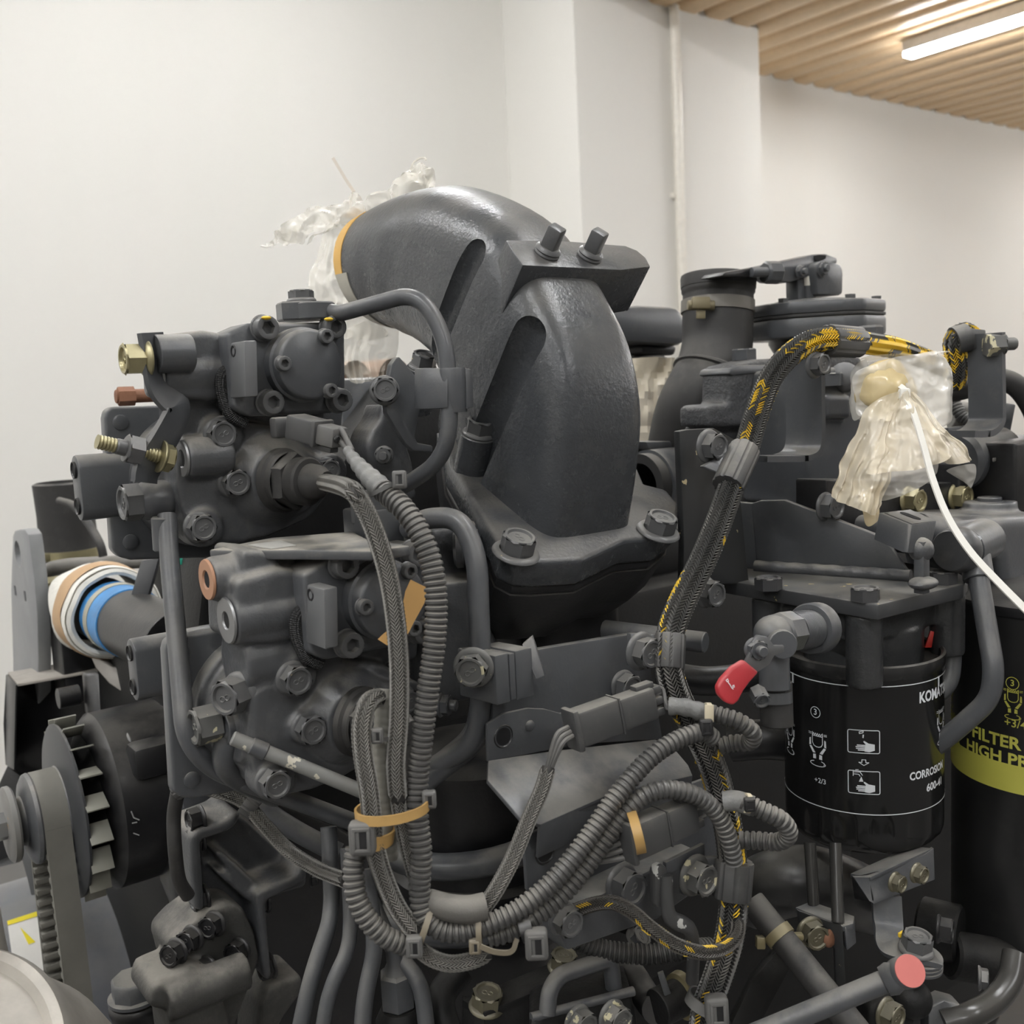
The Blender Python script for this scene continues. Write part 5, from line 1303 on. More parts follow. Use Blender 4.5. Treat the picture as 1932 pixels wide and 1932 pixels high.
# tank with sticker behind the belt
t = thing('air_tank', 'grey cylinder with a warning sticker behind the belt at lower left', 'tank')
tc0 = at(60, 1930, 1.22); RT_ = .165
obj('shell', MB().lathe(V((tc0.x, tc0.y, tc0.z)), X, [(0, -.30), (.12, -.28), (RT_, -.24), (RT_, .125), (RT_ * .97, .135), (0, .135)], 64), mat('tank_grey', (.15, .155, .17), .38, dust=.3), t)
obj('end_band', MB().lathe(tc0, X, [(RT_ * .98, .098), (RT_ * 1.012, .10), (RT_ * 1.012, .150), (RT_ * .98, .152), (0, .152)], 64), mat('pale_rusty_band', (.42, .42, .42), .5, chip=.5, chipcol=(.30, .16, .09)), t)
def tank_quad(pix, k, nm, mt, lab=None):
    vs = []
    def hit(x, y):
        r = ray(x, y); o = CAM - tc0; a = r.y ** 2 + r.z ** 2; b = 2 * (o.y * r.y + o.z * r.z); c = o.y ** 2 + o.z ** 2 - (RT_ + k) ** 2
        return CAM + r * ((-b - math.sqrt(max(0, b * b - 4 * a * c))) / (2 * a))
    n = 6; g = []
    P = q(14, pix); 
    if len(P) == 3: P.append(P[2])
    for i in range(n + 1):
        for j in range(n + 1):
            u, v = i / n, j / n
            x = (P[0][0] * (1 - u) + P[1][0] * u) * (1 - v) + (P[3][0] * (1 - u) + P[2][0] * u) * v
            y = (P[0][1] * (1 - u) + P[1][1] * u) * (1 - v) + (P[3][1] * (1 - u) + P[2][1] * u) * v
            vs.append(hit(x, y))
    return obj(nm, MB().add(vs, [(i * (n + 1) + j, (i + 1) * (n + 1) + j, (i + 1) * (n + 1) + j + 1, i * (n + 1) + j + 1) for i in range(n) for j in range(n)]), mt, t, label=lab)
tank_quad('60,1065 372,965 450,1455 130,1560', .0006, 'sticker', mat('sticker_white', (.66, .64, .60), .5, var=.08), 'white warning sticker')
tank_quad('60,1062 370,962 378,1000 66,1100', .0012, 'sticker_band', mat('sticker_yellow', (.75, .62, .02), .5))
tank_quad('170,1115 300,1240 240,1260', .0012, 'sticker_triangle', mat('sticker_yellow', (.75, .62, .02)))
t = thing('tension_plate', 'grey flat plate hanging behind the alternator pulley', 'plate')
obj('plate', MB().prism([at(*p) for p in q(14, '150,430,1.06 290,290,1.06 340,300,1.06 420,480,1.06 450,830,1.06 260,850,1.06 230,720,1.06')], FW * .006, .0015), mat('mid_grey_enamel', (.085, .087, .09), .45, dust=.3), t)
t = thing('frame_rail', 'light grey frame rail at the left edge above the sticker', 'rail')
obj('rail', MB().prism([at(*p) for p in q(14, '-400,520,1.16 130,400,1.16 170,410,1.16 165,570,1.16 0,610,1.16 -400,690,1.16')], FW * .012, .0015), mat('light_grey_enamel', (.23, .235, .24)), t)
# pale dome in the foreground corner
t = thing('metal_drum', 'large dusty silver drum edge, out of focus in the lower left corner', 'drum')
dc = at(-175, 2085, .56); da = V((-.35, -.45, .82)).normalized()
obj('drum', MB().lathe(dc, da, [(0, .018), (.045, .016), (.068, .008), (.075, .004), (.080, .007), (.0855, .006), (.088, 0), (.0885, -.02), (.098, -.06), (.10, -.12), (.10, -.30)], 72), mat('dusty_silver', (.50, .47, .42), .42, metal=.45, dust=.3, var=.2, bump=.25, bscale=90), t)
t2 = t
dc2 = at(-245, 1690, .60)
obj('neck', MB().lathe(dc2 + V((0, 0, -.2)), V((.12, 0, 1)), [(0, .0), (.075, 0), (.060, .10), (.048, .16), (.044, .185), (0, .19)], 48), mat('dusty_silver', (.5, .47, .42)), t)
# filler cap
t = thing('oil_filler', 'dark oil filler neck with a ribbed screw cap at the lower left', 'filler')
oc = at(258, 1900, .80)
obj('neck', MB().lathe(oc, Z, [(0, -.10), (.0190, -.10), (.0190, -.004), (.0205, 0), (.0205, .004), (.0190, .006), (0, .006)], 36), DARK, t)
obj('ring', MB().lathe(oc + Z * .008, Z, [(.018, 0), (.0205, .0005), (.0205, .003), (.018, .0035), (0, .0035)], 36), PAINT, t)
obj('cap', MB().lathe(oc + Z * .0115, Z, [(0, 0), (.0175, 0), (.0175, .012), (.0160, .014), (0, .0135)], 8, phase=.3), PAINT, t)
# cast support bracket with ribs
t = thing('cast_bracket', 'ribbed dark cast support bracket with bolts below the grey rod', 'bracket')
yc = at(480, 1680, .80).y
c = MB()
c.prism(PY(11, '690,480 1000,330 1080,390 1480,760 1530,790 1520,900 1220,1000 1250,1600 1190,1620 1150,1100 760,1080 700,1070', yc + .02), Y * .02, .003)
c.prism(PY(11, '660,480 930,380 1000,310 1040,360 960,470 700,560', yc - .012), Y * .05, .006)
c.prism(PY(11, '1140,930 1450,810 1470,720 1540,770 1520,860 1200,1020', yc - .014), Y * .05, .006)
c.prism(PY(11, '640,500 720,500 760,1090 680,1090 650,800', yc - .012), Y * .05, .005)
c.prism(PY(11, '1130,940 1210,940 1265,1610 1200,1610', yc - .014), Y * .05, .005)
c.prism(PY(11, '820,640 880,630 1180,900 1100,960', yc - .004), Y * .04, .004)
c.prism(PY(11, '830,790 880,780 1120,960 1080,1010', yc - .004), Y * .04, .004)
castobj('bracket_casting', c, CAST, t, voxel=.0022, smooth=4)
for s_ in ('630,400', '625,550', '660,1000', '1120,1020', '1170,1520'):
    bolt(t, onY(*q(11, s_)[0][:2], yc) + X * .010, -X, .92, 'flange', DARK)
bolt(t, onY(*q(11, '1550,830')[0][:2], yc), V((.8, -.6, 0)), .6, 'hex', DARK)
# lower gear cover
t = thing('gear_cover', 'dusty dark gear cover with a row of hex bolts along its arched edge, bottom left', 'cover')
yg = at(450, 1800, .78).y
c = MB()
c.prism(PY(11, '470,1350 600,1210 730,1110 850,1040 970,1020 1060,1080 1140,1250 1180,1450 1000,1932 950,2200 600,2200 540,1600', yg), Y * .05, .006)
c.prism(PY(11, '360,1640 640,1520 800,1530 870,1560 880,1700 960,1932 900,2200 520,2200 480,1850 320,1820', yg - .022), Y * .05, .005)
c.cyl(onY(*q(11, '760,1640')[0][:2], yg - .018) - X * .03, X, .014, .06, 24)
c.prism(PY(11, '1240,1640 1500,1560 1500,1700 1330,1932 1250,2200 1150,2200 1180,1800', yg + .015), Y * .05, .006)
castobj('cover_casting', c, mat('dusty_iron', (.055, .054, .050), .55, dust=.8, bump=.3), t, voxel=.0020, smooth=2)
for s_ in ('480,1400', '600,1300', '770,1190', '960,1390', '710,1530', '600,1760'):
    bolt(t, onY(*q(11, s_)[0][:2], yg - .004) + X * .006, V((-.85, -.5, .1)), .88, 'flange', DARK)
# front timing case behind
t = thing('timing_case', 'dark flat timing case behind the cast bracket', 'case')
ob_ = [onY(*p[:2], .86) for p in q(0, '330,1440 640,1560 700,1600 700,2200 420,2200 380,1800 340,1700')]
obj('case', MB().prism(ob_, Y * .06, .006), DARK, t)
obj('upright', MB().prism([onY(*p[:2], .84) for p in q(11, '570,80 790,80 800,420 620,420 580,260')], Y * .01, .001), PAINT, t)
obj('cross_pipe', MB().tube(rounded([at(*p) for p in ((405, 1475, .76), (470, 1510, .76), (560, 1570, .76), (640, 1610, .76))], .02), .0075, 16), PAINT, t)
# steel fuel lines
for i, (s_, lab) in enumerate((('620,1560,.70 626,1700,.69 622,1740,.685 585,1850,.675 562,1960,.67', 'leftmost bent steel fuel line at the bottom, running down under the wire loop'),
      ('655,1600,.69 662,1735,.68 658,1790,.675 620,1870,.668 606,1960,.665', 'second bent steel fuel line from the left at the bottom'),
      ('690,1640,.68 706,1760,.672 706,1800,.67 688,1880,.664 682,1960,.66', 'third steel fuel line from the left, passing left of the hex union'),
      ('700,1700,.70 740,1790,.69 792,1850,.682 802,1910,.678 806,1960,.675', 'rightmost bent steel fuel line, passing right of the hex union'))):
    t = thing('fuel_line', lab, 'pipe', 'steel fuel lines')
    pipe('tube', [at(*[float(v) for v in k.split(',')]) for k in s_.split()], .0056 if i != 1 else .0050, PAINT, t, rad=.03)
t = thing('hex_union', 'upright hex pipe union between the steel fuel lines at the bottom', 'fitting')
hu = at(752, 1900, .69)
obj('union_body', MB().cyl(hu, Z, .0120, .026, 6, .002).lathe(hu + Z * .026, Z, [(.009, 0), (.006, .006), (.006, .02), (0, .02)], 20), PAINT, t)
obj('base_ring', MB().lathe(hu - Z * .03, Z, [(0, 0), (.016, 0), (.016, .022), (.012, .030), (0, .030)], 28), DEEP, t)

BRASS = mat('brass_edged_bolt', (.17, .155, .105), .35, metal=.5, dust=.3, var=.4)
# ================================================================ right background: air hose, diaphragm valve, brackets
t = thing('air_box', 'dark air duct behind the elbow, beside the rubber elbow hose', 'duct')
yx = at(1240, 620, 1.12).y
obj('duct', MB().prism([onY(*p[:2], yx) for p in q(21, '-250,660 -200,640 60,620 430,640 520,760 520,1010 420,1030 100,1010 -250,1000')], Y * .10, .010), PAINT, t)
obj('shelf', MB().prism([onY(*p[:2], yx + .012) for p in q(21, '60,1010 420,1030 400,1130 60,1110')], Y * .05, .004), DARK, t)
obj('lower_duct', MB().prism([onY(*p[:2], yx + .004) for p in q(21, '100,1130 400,1110 420,1350 150,1350')], Y * .06, .012), mat('dusty_grey', (.20, .19, .175)), t)
t = thing('crumpled_wrap', 'scrap of crumpled yellowed plastic film behind the rubber elbow hose', 'plastic')
mb = MB(); b = bmesh.new(); bmesh.ops.create_grid(b, x_segments=14, y_segments=14, size=.5)
o_, uu, vv = at(1228, 765, 1.08), RT * .05, UP * .10
for v in b.verts: v.co = o_ + uu * v.co.x + vv * v.co.y + FW * (.012 * noise.noise(V((v.co.x * 5, v.co.y * 7, 3))))
mb.bm(b)
FILM = mat('yellowed_film', (.62, .55, .42), .28, var=.12, alpha=.86)
obj('film', mb, FILM, t)
# rubber elbow hose
t = thing('elbow_hose', 'black rubber elbow hose with a worm-drive band near its open top', 'hose')
hp_ = path('1355,545,1.03 1354,600,1.03 1353,650,1.03 1342,700,1.025 1322,750,1.02 1302,800,1.03 1290,850,1.05 1285,890,1.07', 8)
def hr(a, i):
    r = 66 * 1.03 / FPX
    return r * (1.0 + (.04 if a < .006 else 0) + .10 * math.exp(-((a - .128) / .03) ** 2) + (.07 if abs(a - .088) < .003 else 0) + .10 * max(0, min(1, (a - .14) / .06)))
obj('hose', MB().tube(resample(hp_, .002), hr, 40), RUBBER, t)
ha = (hp_[2] - hp_[0]).normalized()
obj('rim', MB().lathe(hp_[0] - ha * .012, ha, [(.030, 0), (.0372, 0), (.0378, .003), (.0372, .012), (.030, .012)], 40), RUBBER, t)
bp_ = at(1354, 580, 1.03)
obj('band', MB().lathe(bp_, ha, [(.0352, -.006), (.0366, -.006), (.0366, .006), (.0352, .006)], 48), mat('dirty_steel', (.16, .15, .13), .45, metal=.3, dust=.3), t)
ns = 40
for k in range(ns):
    a = 2 * math.pi * k / ns
    if not (3.3 < a < 5.9): continue
obj('worm_housing', MB().box(at(1322, 572, .99), (.018, .012, .008), (RT, UP, -FW), bev=.002).cyl(at(1297, 576, .992), RT, .0048, .026, 14).box(at(1322, 592, .992), (.009, .010, .003), (RT, UP, -FW), bev=.001), mat('dirty_brass', (.20, .17, .10), .45, metal=.3, dust=.3), t)
# diaphragm valve: stepped casting, hex diaphragm body, lever
t = thing('diaphragm_valve', 'dark stepped valve casting with a bolted diaphragm lid and lever linkage on top', 'valve')
yv_ = at(1480, 760, .985).y
c = MB()
c.prism([onY(*p[:2], yv_) for p in q(6, '393,840 420,830 500,825 505,665 520,640 640,610 920,600 1150,600 1150,930 1000,940 395,940')], Y * .035, .004)
c.prism([onY(*p[:2], yv_ + .012) for p in q(6, '393,935 1080,900 1080,1150 930,1150 900,1000 640,1010 395,1000')], Y * .03, .003)
c.cyl(onY(*q(6, '860,600')[0][:2], yv_ + .045) - Z * .03, Z, .026, .05, 36)
castobj('valve_casting', c, mat('rough_cast_paint', (.062, .063, .066), .5, dust=.3, bump=.8, bscale=260), t, voxel=.0022, smooth=2)
obj('top_step', MB().prism([onY(*p[:2], yv_ - .002) for p in q(6, '503,682 512,655 560,640 920,632 920,650 520,690')], Y * .038, .002), PAINT, t)
for s_, yy in (('575,595', .02), ('470,800', .02)):
    bolt(t, onY(*q(6, s_)[0][:2], yv_ + yy) - Z * .004, Z, 1.2, 'hex', PAINT, washer=False)
# diaphragm
dcn = onY(*q(6, '905,400')[0][:2], yv_ + .045)
def hexa(r, rot=.25): return [V((dcn.x + r * math.cos(rot + math.pi / 3 * k), dcn.y + r * math.sin(rot + math.pi / 3 * k), 0)) for k in range(6)]
def hp(z, h, r, bev=.004, rot=.2):
    ps = []
    for k in range(6):
        for e in (-.16, .16):
            a = rot + math.pi / 3 * k + e; ps.append(V((dcn.x + r * math.cos(a), dcn.y + r * math.sin(a), z)))
    return MB().prism(ps, Z * h, bev)
zD = dcn.z
obj('diaphragm_case', hp(zD - .024, .020, .073, .004), PAINT, t)
obj('diaphragm_gasket', hp(zD - .0040, .0030, .0725, .0005), RUBBER, t)
obj('diaphragm_lid', hp(zD - .0010, .013, .073, .004), PAINT, t)
obj('lid_dome', MB().lathe(dcn + Z * .010, Z, [(0, 0), (.045, 0), (.040, .005), (.020, .007), (0, .007)], 40), PAINT, t)
obj('under_bell', MB().lathe(dcn - Z * .022, -Z, [(0, 0), (.045, 0), (.045, .006), (.040, .015), (.027, .024), (.025, .05), (0, .05)], 40), DARK, t)
for k in range(6):
    a = .2 + math.pi / 3 * k; bolt(t, V((dcn.x + .064 * math.cos(a), dcn.y + .064 * math.sin(a), zD + .011)), Z, .55, 'hex', BOLTM, washer=False)
# lever linkage on top
yl_ = dcn.y - .012
obj('lever', MB().prism([onY(*p[:2], yl_) for p in q(21, '860,330 900,285 1280,220 1800,105 1930,100 2040,140 2040,200 1930,240 1760,330 1560,390 1400,380 1330,330 1100,330')], Y * .020, .003), PAINT, t)
obj('lever_tail', MB().prism([onY(*p[:2], yl_ - .003) for p in q(21, '862,326 905,286 1240,228 1285,262 1200,330 1000,336')], Y * .028, .002), DARK, t)
obj('hollow_shade', MB().prism([onY(*p[:2], yl_ - .0004) for p in q(21, '1800,125 1850,112 1920,118 1915,150 1840,185 1805,165')], -Y * .0006, 0), mat('hole_shade', (.004, .004, .004)), t)  # black patch on the lever, painted as the shade of a hollow
obj('bell_crank', MB().prism([onY(*p[:2], yl_ - .010) for p in q(6, '935,300 925,150 950,135 1000,135 1050,150 1060,185 1058,300')], Y * .030, .004), PAINT, t)
obj('plunger', MB().cyl(onY(*q(6, '885,300')[0][:2], yl_ + .006) - Z * .004, Z, .0085, .024, 24).box(onY(*q(6, '830,290')[0][:2], yl_ + .012), (.016, .016, .03), bev=.002), PAINT, t)
obj('white_spacer', MB().cyl(onY(*q(6, '885,258')[0][:2], yl_ + .006), Z, .0090, .010, 24), mat('pvc', (.8, .76, .68)), t)
for s_, sc in (('845,188', .6), ('950,172', .7)): bolt(t, onY(*q(6, s_)[0][:2], yl_ - .003 if sc < .65 else yl_ - .012), -Y, sc, 'nut', PAINT, sl=.5)
k0 = onY(*q(21, '1420,290')[0][:2], yl_ - .010)
obj('ball_joint', MB().cyl(k0 + X * .004, -X + Y * .2, .0110, .018, 8, .002).cyl(k0 - X * .012, -X + Y * .25, .0050, .020, 14), PAINT, t)
# L strap bracket under the harness bend
t = thing('strap_bracket', 'dark bent strap bracket standing below the top bend of the harness', 'bracket')
yb2 = at(1520, 770, .80).y
sp = [onY(*p[:2], yb2) for p in q(6, '862,600 868,680 872,860 872,990 855,1060 800,1088 700,1092 600,1092')]
obj('strap', MB().band(cr(sp, 5), X, .034, .0045), PAINT, t)
# cylinder pipe behind
t = thing('manifold_pipe', 'thick dusty horizontal pipe behind the filter bracket', 'pipe')
mp0 = at(1225, 915, .99); 
obj('pipe', MB().lathe(mp0, X, [(.028, 0), (.034, 0), (.034, .004), (.0335, .15), (.036, .152), (.036, .19), (.030, .196), (0, .196)], 48), PAINT, t)
obj('hose_ring', MB().lathe(mp0 - X * .012, X, [(.022, 0), (.031, 0), (.031, .012), (.022, .012)], 40), RUBBER, t)
t = thing('manifold_rail', 'flat dark rail with small bolts behind the elbow, beside the upright plate', 'rail')
yr_ = at(1250, 850, 1.0).y
obj('rail', MB().prism([onY(*p[:2], yr_) for p in q(6, '100,1010 330,1005 330,1040 120,1050')], Y * .04, .002).prism([onY(*p[:2], yr_ + .01) for p in q(6, '120,1050 300,1050 300,1120 120,1120')], Y * .03, .002), PAINT, t)
obj('red_tab', MB().box(onY(*q(6, '230,990')[0][:2], yr_ + .01), (.022, .01, .012), bev=.001), RUST, t)
# rear block of the head: wall plate with nuts
t = thing('head_plate', 'dark plate with brass-edged nuts behind the hanging bag', 'plate')
yh = at(1720, 960, .86).y
obj('plate', MB().prism([onY(*p[:2], yh) for p in q(0, '1560,905 1700,905 1760,912 1880,905 1990,900 1990,990 1900,1010 1560,1020')], Y * .03, .002), DARK, t)
for s_, yy in (('1737,945', yh), ('1826,938', yh), ('1903,940', yh + .03)):
    bolt(t, onY(*q(0, s_)[0][:2], yy - .012) + Y * .012, -Y, 1.05, 'flange', ZINC if s_[:4] != '1903' else BOLTM)
bolt(t, onY(*q(6, '965,1325')[0][:2], yh), -Y, 1.0, 'flange')
c = MB(); yk2 = at(1850, 1010, .80).y
c.prism([onY(*p[:2], yk2) for p in q(0, '1760,985 1840,975 1990,968 1990,1130 1900,1140 1890,1060 1760,1050')], Y * .09, .008)
for s_ in ('1867,962', '1930,965'): c.cyl(onY(*q(0, s_)[0][:2], yk2 + .04) - Z * .02, Z, .022, .028, 28)
castobj('head_casting', c, PAINT, t, voxel=.0022)
obj('stud', MB().cyl(onY(1867, 955, yk2 + .04), Z, .010, .008, 20), PAINT, t)
obj('copper_tip', MB().cyl(onY(1934, 958, yk2 + .04), Z, .007, .016, 16), COPPER, t)
# filler behind the bag
t = thing('rear_casting', 'dark machined casting behind the tied plastic bag', 'casting')
yz = at(1620, 800, .95).y
c = MB().prism([onY(*p[:2], yz) for p in q(6, '900,655 1200,640 1200,1330 900,1330 890,1100 900,900')], Y * .08, .004)
c.prism([onY(*p[:2], yz - .01) for p in q(6, '970,780 1100,780 1100,900 975,900')], Y * .05, .003)
castobj('casting', c, PAINT, t, voxel=.0022)
bolt(t, onY(*q(6, '985,740')[0][:2], yz) , Z, 1.3, 'hex', PAINT, washer=False)
obj('white_cap', MB().sphere(onY(*q(6, '1060,700')[0][:2], yz), .014, 18, 10), mat('grey_cap', (.14, .14, .14), .6, var=.5), t)
obj('loop_nut', MB().cyl(at(1642, 640, .90), Z, .011, .012, 6, .002), PAINT, t)
# right bracket with bolt, round shaft and hoses
t = thing('upright_bracket', 'flat upright dark bracket with a brass-edged through bolt at the right', 'bracket')
yu2 = at(1860, 720, .86).y
sp = [onY(*p[:2], yu2) for p in q(22, '1560,255 1560,400 1565,700 1570,1000 1560,1130 1480,1220 1380,1240 1280,1240')]
obj('strap', MB().band(cr(sp, 4), X, .030, .0055), PAINT, t)
ub = onY(*q(22, '1560,370')[0][:2], yu2 - .004)
bolt(t, ub, V((.80, -.6, 0)), 1.0, 'nut', mat('chipped_bolt', (.10, .10, .095)), washer=False, sl=1.5)
obj('clip', MB().lathe(at(1812, 640, .865), UP * .3 + RT, [(.0100, -.006), (.0120, -.006), (.0120, .006), (.0100, .006)], 28), PLAST, t)
obj('clip_lug', MB().prism([at(*p) for p in ((1795, 632, .86), (1820, 618, .86), (1860, 622, .86), (1862, 650, .86), (1836, 660, .86))], FW * .006, .001), PLAST, t)
t = thing('rubber_pipe', 'black rubber hose arching behind the upright bracket', 'hose')
obj('hose', MB().tube(path('1790,740,.93 1830,730,.92 1880,715,.92 1925,735,.92 1960,800,.93 1970,900,.95'), .0098, 20), RUBBER, t)
t = thing('rear_fittings', 'grey fittings and a ribbed hose seen between the bag and the bracket', 'fitting')
obj('coupling', MB().cyl(at(1795, 790, .99), at(1835, 800, .99) - at(1795, 790, .99), .010, .04, 20).cyl(at(1790, 768, 1.0), at(1838, 774, 1.0) - at(1790, 768, 1.0), .007, .03, 16), mat('dusty_grey', (.2, .19, .175)), t)
obj('ribbed_hose', corr(path('1800,760,.98 1815,785,.975 1838,800,.97 1860,800,.97', 6), .006, .003, .15), COND, t)
obj('plate', MB().prism([at(*p) for p in ((1788, 806, .97), (1840, 800, .97), (1842, 812, .97), (1790, 820, .97))], FW * .03, .002), PAINT, t)
obj('wing', MB().prism([at(*p) for p in ((1885, 758, .95), (1918, 762, .95), (1905, 830, .95), (1870, 826, .95))], FW * .01, .002), PAINT, t)
t = thing('rear_cylinder', 'dark round-ended cylinder and flat covers at the right edge behind the bracket', 'cylinder')
obj('cylinder', MB().cyl(at(1800, 870, .90), X, .026, .075, 36, .004), PAINT, t)
obj('box', MB().box(at(1918, 890, .92), (.10, .05, .06), bev=.003), DARK, t)
obj('shelf', MB().prism([at(*p) for p in ((1872, 864, .88), (1935, 856, .90), (1960, 860, .92), (1880, 870, .90))], -Z * .003, .0005), mat('dusty_grey', (.2, .19, .175)), t)
obj('lower_wall', MB().box(at(1870, 920, .95), (.16, .03, .06), bev=.003), DARK, t)

# ================================================================ bottom right and bottom centre
t = thing('pull_handle', 'dark T-shaped rod with a faded red disc face at the bottom right', 'handle')
h0, h1 = at(1400, 1962, .615), at(1668, 1852, .600)
obj('rod', MB().cyl(h0, h1 - h0, .0064, (h1 - h0).length, 24), PAINT, t)
hd = at(1716, 1832, .585); hx = (CAM - hd).normalized() + RT * .42 + UP * .12
hx.normalize()
obj('flare', MB().loft([[c_ + (u_ * math.cos(a) + w2 * math.sin(a)) * r_ for a in [2 * math.pi * k / 28 for k in range(28)]] for c_, r_ in ((h1, .0082), (h1.lerp(hd, .30), .0092), (h1.lerp(hd, .62), .0072), (hd - hx * .013, .0070)) for u_, w2, _a in [frame(h1 - h0)]]), PAINT, t)
obj('head', MB().lathe(hd - hx * .020, hx, [(0, 0), (.0074, 0), (.0088, .006), (.0092, .019), (.0086, .020), (0, .020)], 32), PAINT, t)
obj('red_face', MB().lathe(hd + hx * .0008, hx, [(.0088, -.0005), (.0088, .0002), (0, .0004)], 32), mat('faded_red', (.52, .145, .125), .6, var=.12), t)
t = thing('diagonal_hose', 'black rubber hose slanting to the lower right with a brass spring clamp', 'hose')
g0_, g1 = at(1418, 1700, .70), at(1640, 1975, .64)
obj('hose', MB().cyl(g0_, g1 - g0_, .0090, (g1 - g0_).length, 28), RUBBER, t)
gm = g0_.lerp(g1, .22); ga = (g1 - g0_).normalized()
obj('spring_clamp', MB().lathe(gm, ga, [(.0090, 0), (.0102, 0), (.0102, .0065), (.0090, .0065)], 32).box(gm + ga * .004 + RT * .0105, (.010, .004, .006), (RT, UP, -FW), bev=.001).box(gm + ga * .004 - RT * .013 + UP * -.004, (.006, .008, .006), (RT, UP, -FW), bev=.001), mat('dirty_brass2', (.26, .22, .12), .45, metal=.4, dust=.3), t)
t = thing('twin_tubes', 'two thin glossy steel tubes passing under the black filter into a clamp bracket', 'tube')
for a_, b_ in ((('1528,1590,.74'), '1536,1710,.73'), ('1576,1590,.71', '1581,1740,.695')):
    obj('tube', MB().tube(path(a_ + ' ' + b_), .0043, 16), mat('gloss_tube', (.035, .034, .032), .22, dust=.1), t)
obj('clamp_top', MB().prism([at(*p) for p in ((1500, 1712, .73), (1530, 1700, .735), (1612, 1728, .70), (1610, 1742, .69), (1590, 1748, .69))], -Z * .004, .0006), PAINT, t)
obj('clamp_front', MB().prism([at(*p) for p in ((1505, 1718, .725), (1590, 1748, .689), (1600, 1932, .69), (1580, 1932, .70), (1575, 1790, .70), (1510, 1770, .725))], FW * .004, .0006), mat('chipped_black', (.03, .031, .032)), t)
obj('clamp_side', MB().prism([at(*p) for p in ((1594, 1750, .6885), (1613, 1735, .70), (1616, 1780, .70), (1598, 1795, .689))], FW * .008, .0012), PAINT, t)
bolt(t, at(1527, 1756, .705) , -Y * .8 - X * .3, .95, 'flange', BRASS)
obj('rust_spot', MB().sphere(at(1566, 1770, .70), .0065, 12, 8, (1, .5, 1)), RUST, t)
t = thing('filter_stay', 'dark bracket with two brass nuts and a curved strap below the black filter', 'bracket')
obj('angle', MB().prism([at(*p) for p in ((1610, 1655, .70), (1640, 1656, .69), (1745, 1612, .72), (1762, 1600, .725), (1764, 1660, .725), (1650, 1706, .69), (1640, 1700, .69))], FW * .004, .0006), PAINT, t)
obj('angle_top', MB().prism([at(*p) for p in ((1604, 1648, .71), (1642, 1655, .69), (1760, 1600, .725), (1720, 1596, .75))], -Z * .003, .0005), PAINT, t)
obj('angle_side', MB().prism([at(*p) for p in ((1606, 1652, .709), (1640, 1657, .691), (1648, 1704, .691), (1612, 1696, .71))], V((.003, .001, 0)), .0005), DARK, t)
for s_ in ('1686,1663', '1727,1646'): bolt(t, at(*q(0, s_)[0][:2], .694), -Y, .62, 'hex', BRASS, sl=.8)
st = [at(*p) for p in ((1672, 1690, .705), (1675, 1740, .70), (1680, 1775, .69), (1700, 1790, .68), (1735, 1800, .675), (1765, 1810, .675))]
stc = cr(st, 6); obj('strap', MB().band(stc, [(-FW).lerp(Z, min(1, max(0, (i_ / len(stc) - .35) * 3))) for i_ in range(len(stc))], .020, .0035), PAINT, t)
bolt(t, at(1728, 1793, .675), V((0, -.15, 1)), 1.0, 'flange', BOLTM)
for k in range(3): obj('stack_washer', MB().lathe(at(1735, 1806 + 7 * k, .678), V((0, -.15, 1)), [(0, 0), (.0145, 0), (.0145, .0018), (0, .0018)], 28), PAINT, t)
obj('yellow_chip', MB().box(at(1701, 1762, .684), (.006, .002, .003), bev=.0004), STRY, t)
t = thing('elbow_tube', 'dark tube bending under the tall filter at the bottom right corner', 'tube')
obj('tube', MB().tube(path('1915,1800,.72 1905,1850,.71 1875,1890,.70 1830,1915,.69 1780,1930,.69'), .0085, 20), mat('gloss_tube', (.035, .034, .032)), t)
obj('flange_block', MB().prism([at(*p) for p in ((1752, 1902, .69), (1780, 1886, .695), (1812, 1895, .69), (1834, 1932, .68), (1834, 1990, .68), (1752, 1990, .69))], FW * .015, .0012), PAINT, t)
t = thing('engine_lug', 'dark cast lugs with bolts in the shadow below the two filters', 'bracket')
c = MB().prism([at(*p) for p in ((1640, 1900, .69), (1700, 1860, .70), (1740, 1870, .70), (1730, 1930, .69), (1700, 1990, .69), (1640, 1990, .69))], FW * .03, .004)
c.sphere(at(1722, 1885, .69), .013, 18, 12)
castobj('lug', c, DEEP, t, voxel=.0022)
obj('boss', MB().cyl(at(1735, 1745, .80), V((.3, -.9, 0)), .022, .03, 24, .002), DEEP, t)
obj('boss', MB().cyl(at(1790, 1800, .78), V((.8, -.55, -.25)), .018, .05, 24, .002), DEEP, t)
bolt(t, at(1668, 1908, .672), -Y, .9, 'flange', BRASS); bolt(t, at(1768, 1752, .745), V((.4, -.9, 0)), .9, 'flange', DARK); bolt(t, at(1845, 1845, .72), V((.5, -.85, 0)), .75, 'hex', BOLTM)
t = thing('black_elbow_hose', 'shiny black hose lump behind the lower harness clamp and under the filter', 'hose')
obj('hose', MB().tube(path('1420,1690,.82 1460,1670,.80 1520,1660,.79 1580,1675,.80 1640,1700,.84', 8), .026, 24), mat('gloss_rubber', (.02, .02, .02), .3, dust=.3), t)
# wide hoses behind the red valve
t = thing('wide_hose', 'wide dark hose lying behind the harness and the red lever valve', 'hose')
obj('hose', MB().tube(path('1240,1270,.86 1330,1285,.85 1420,1275,.84 1500,1250,.84'), .012, 20).tube(path('1380,1400,.84 1440,1395,.83 1500,1400,.83'), .016, 20), DARK, t)
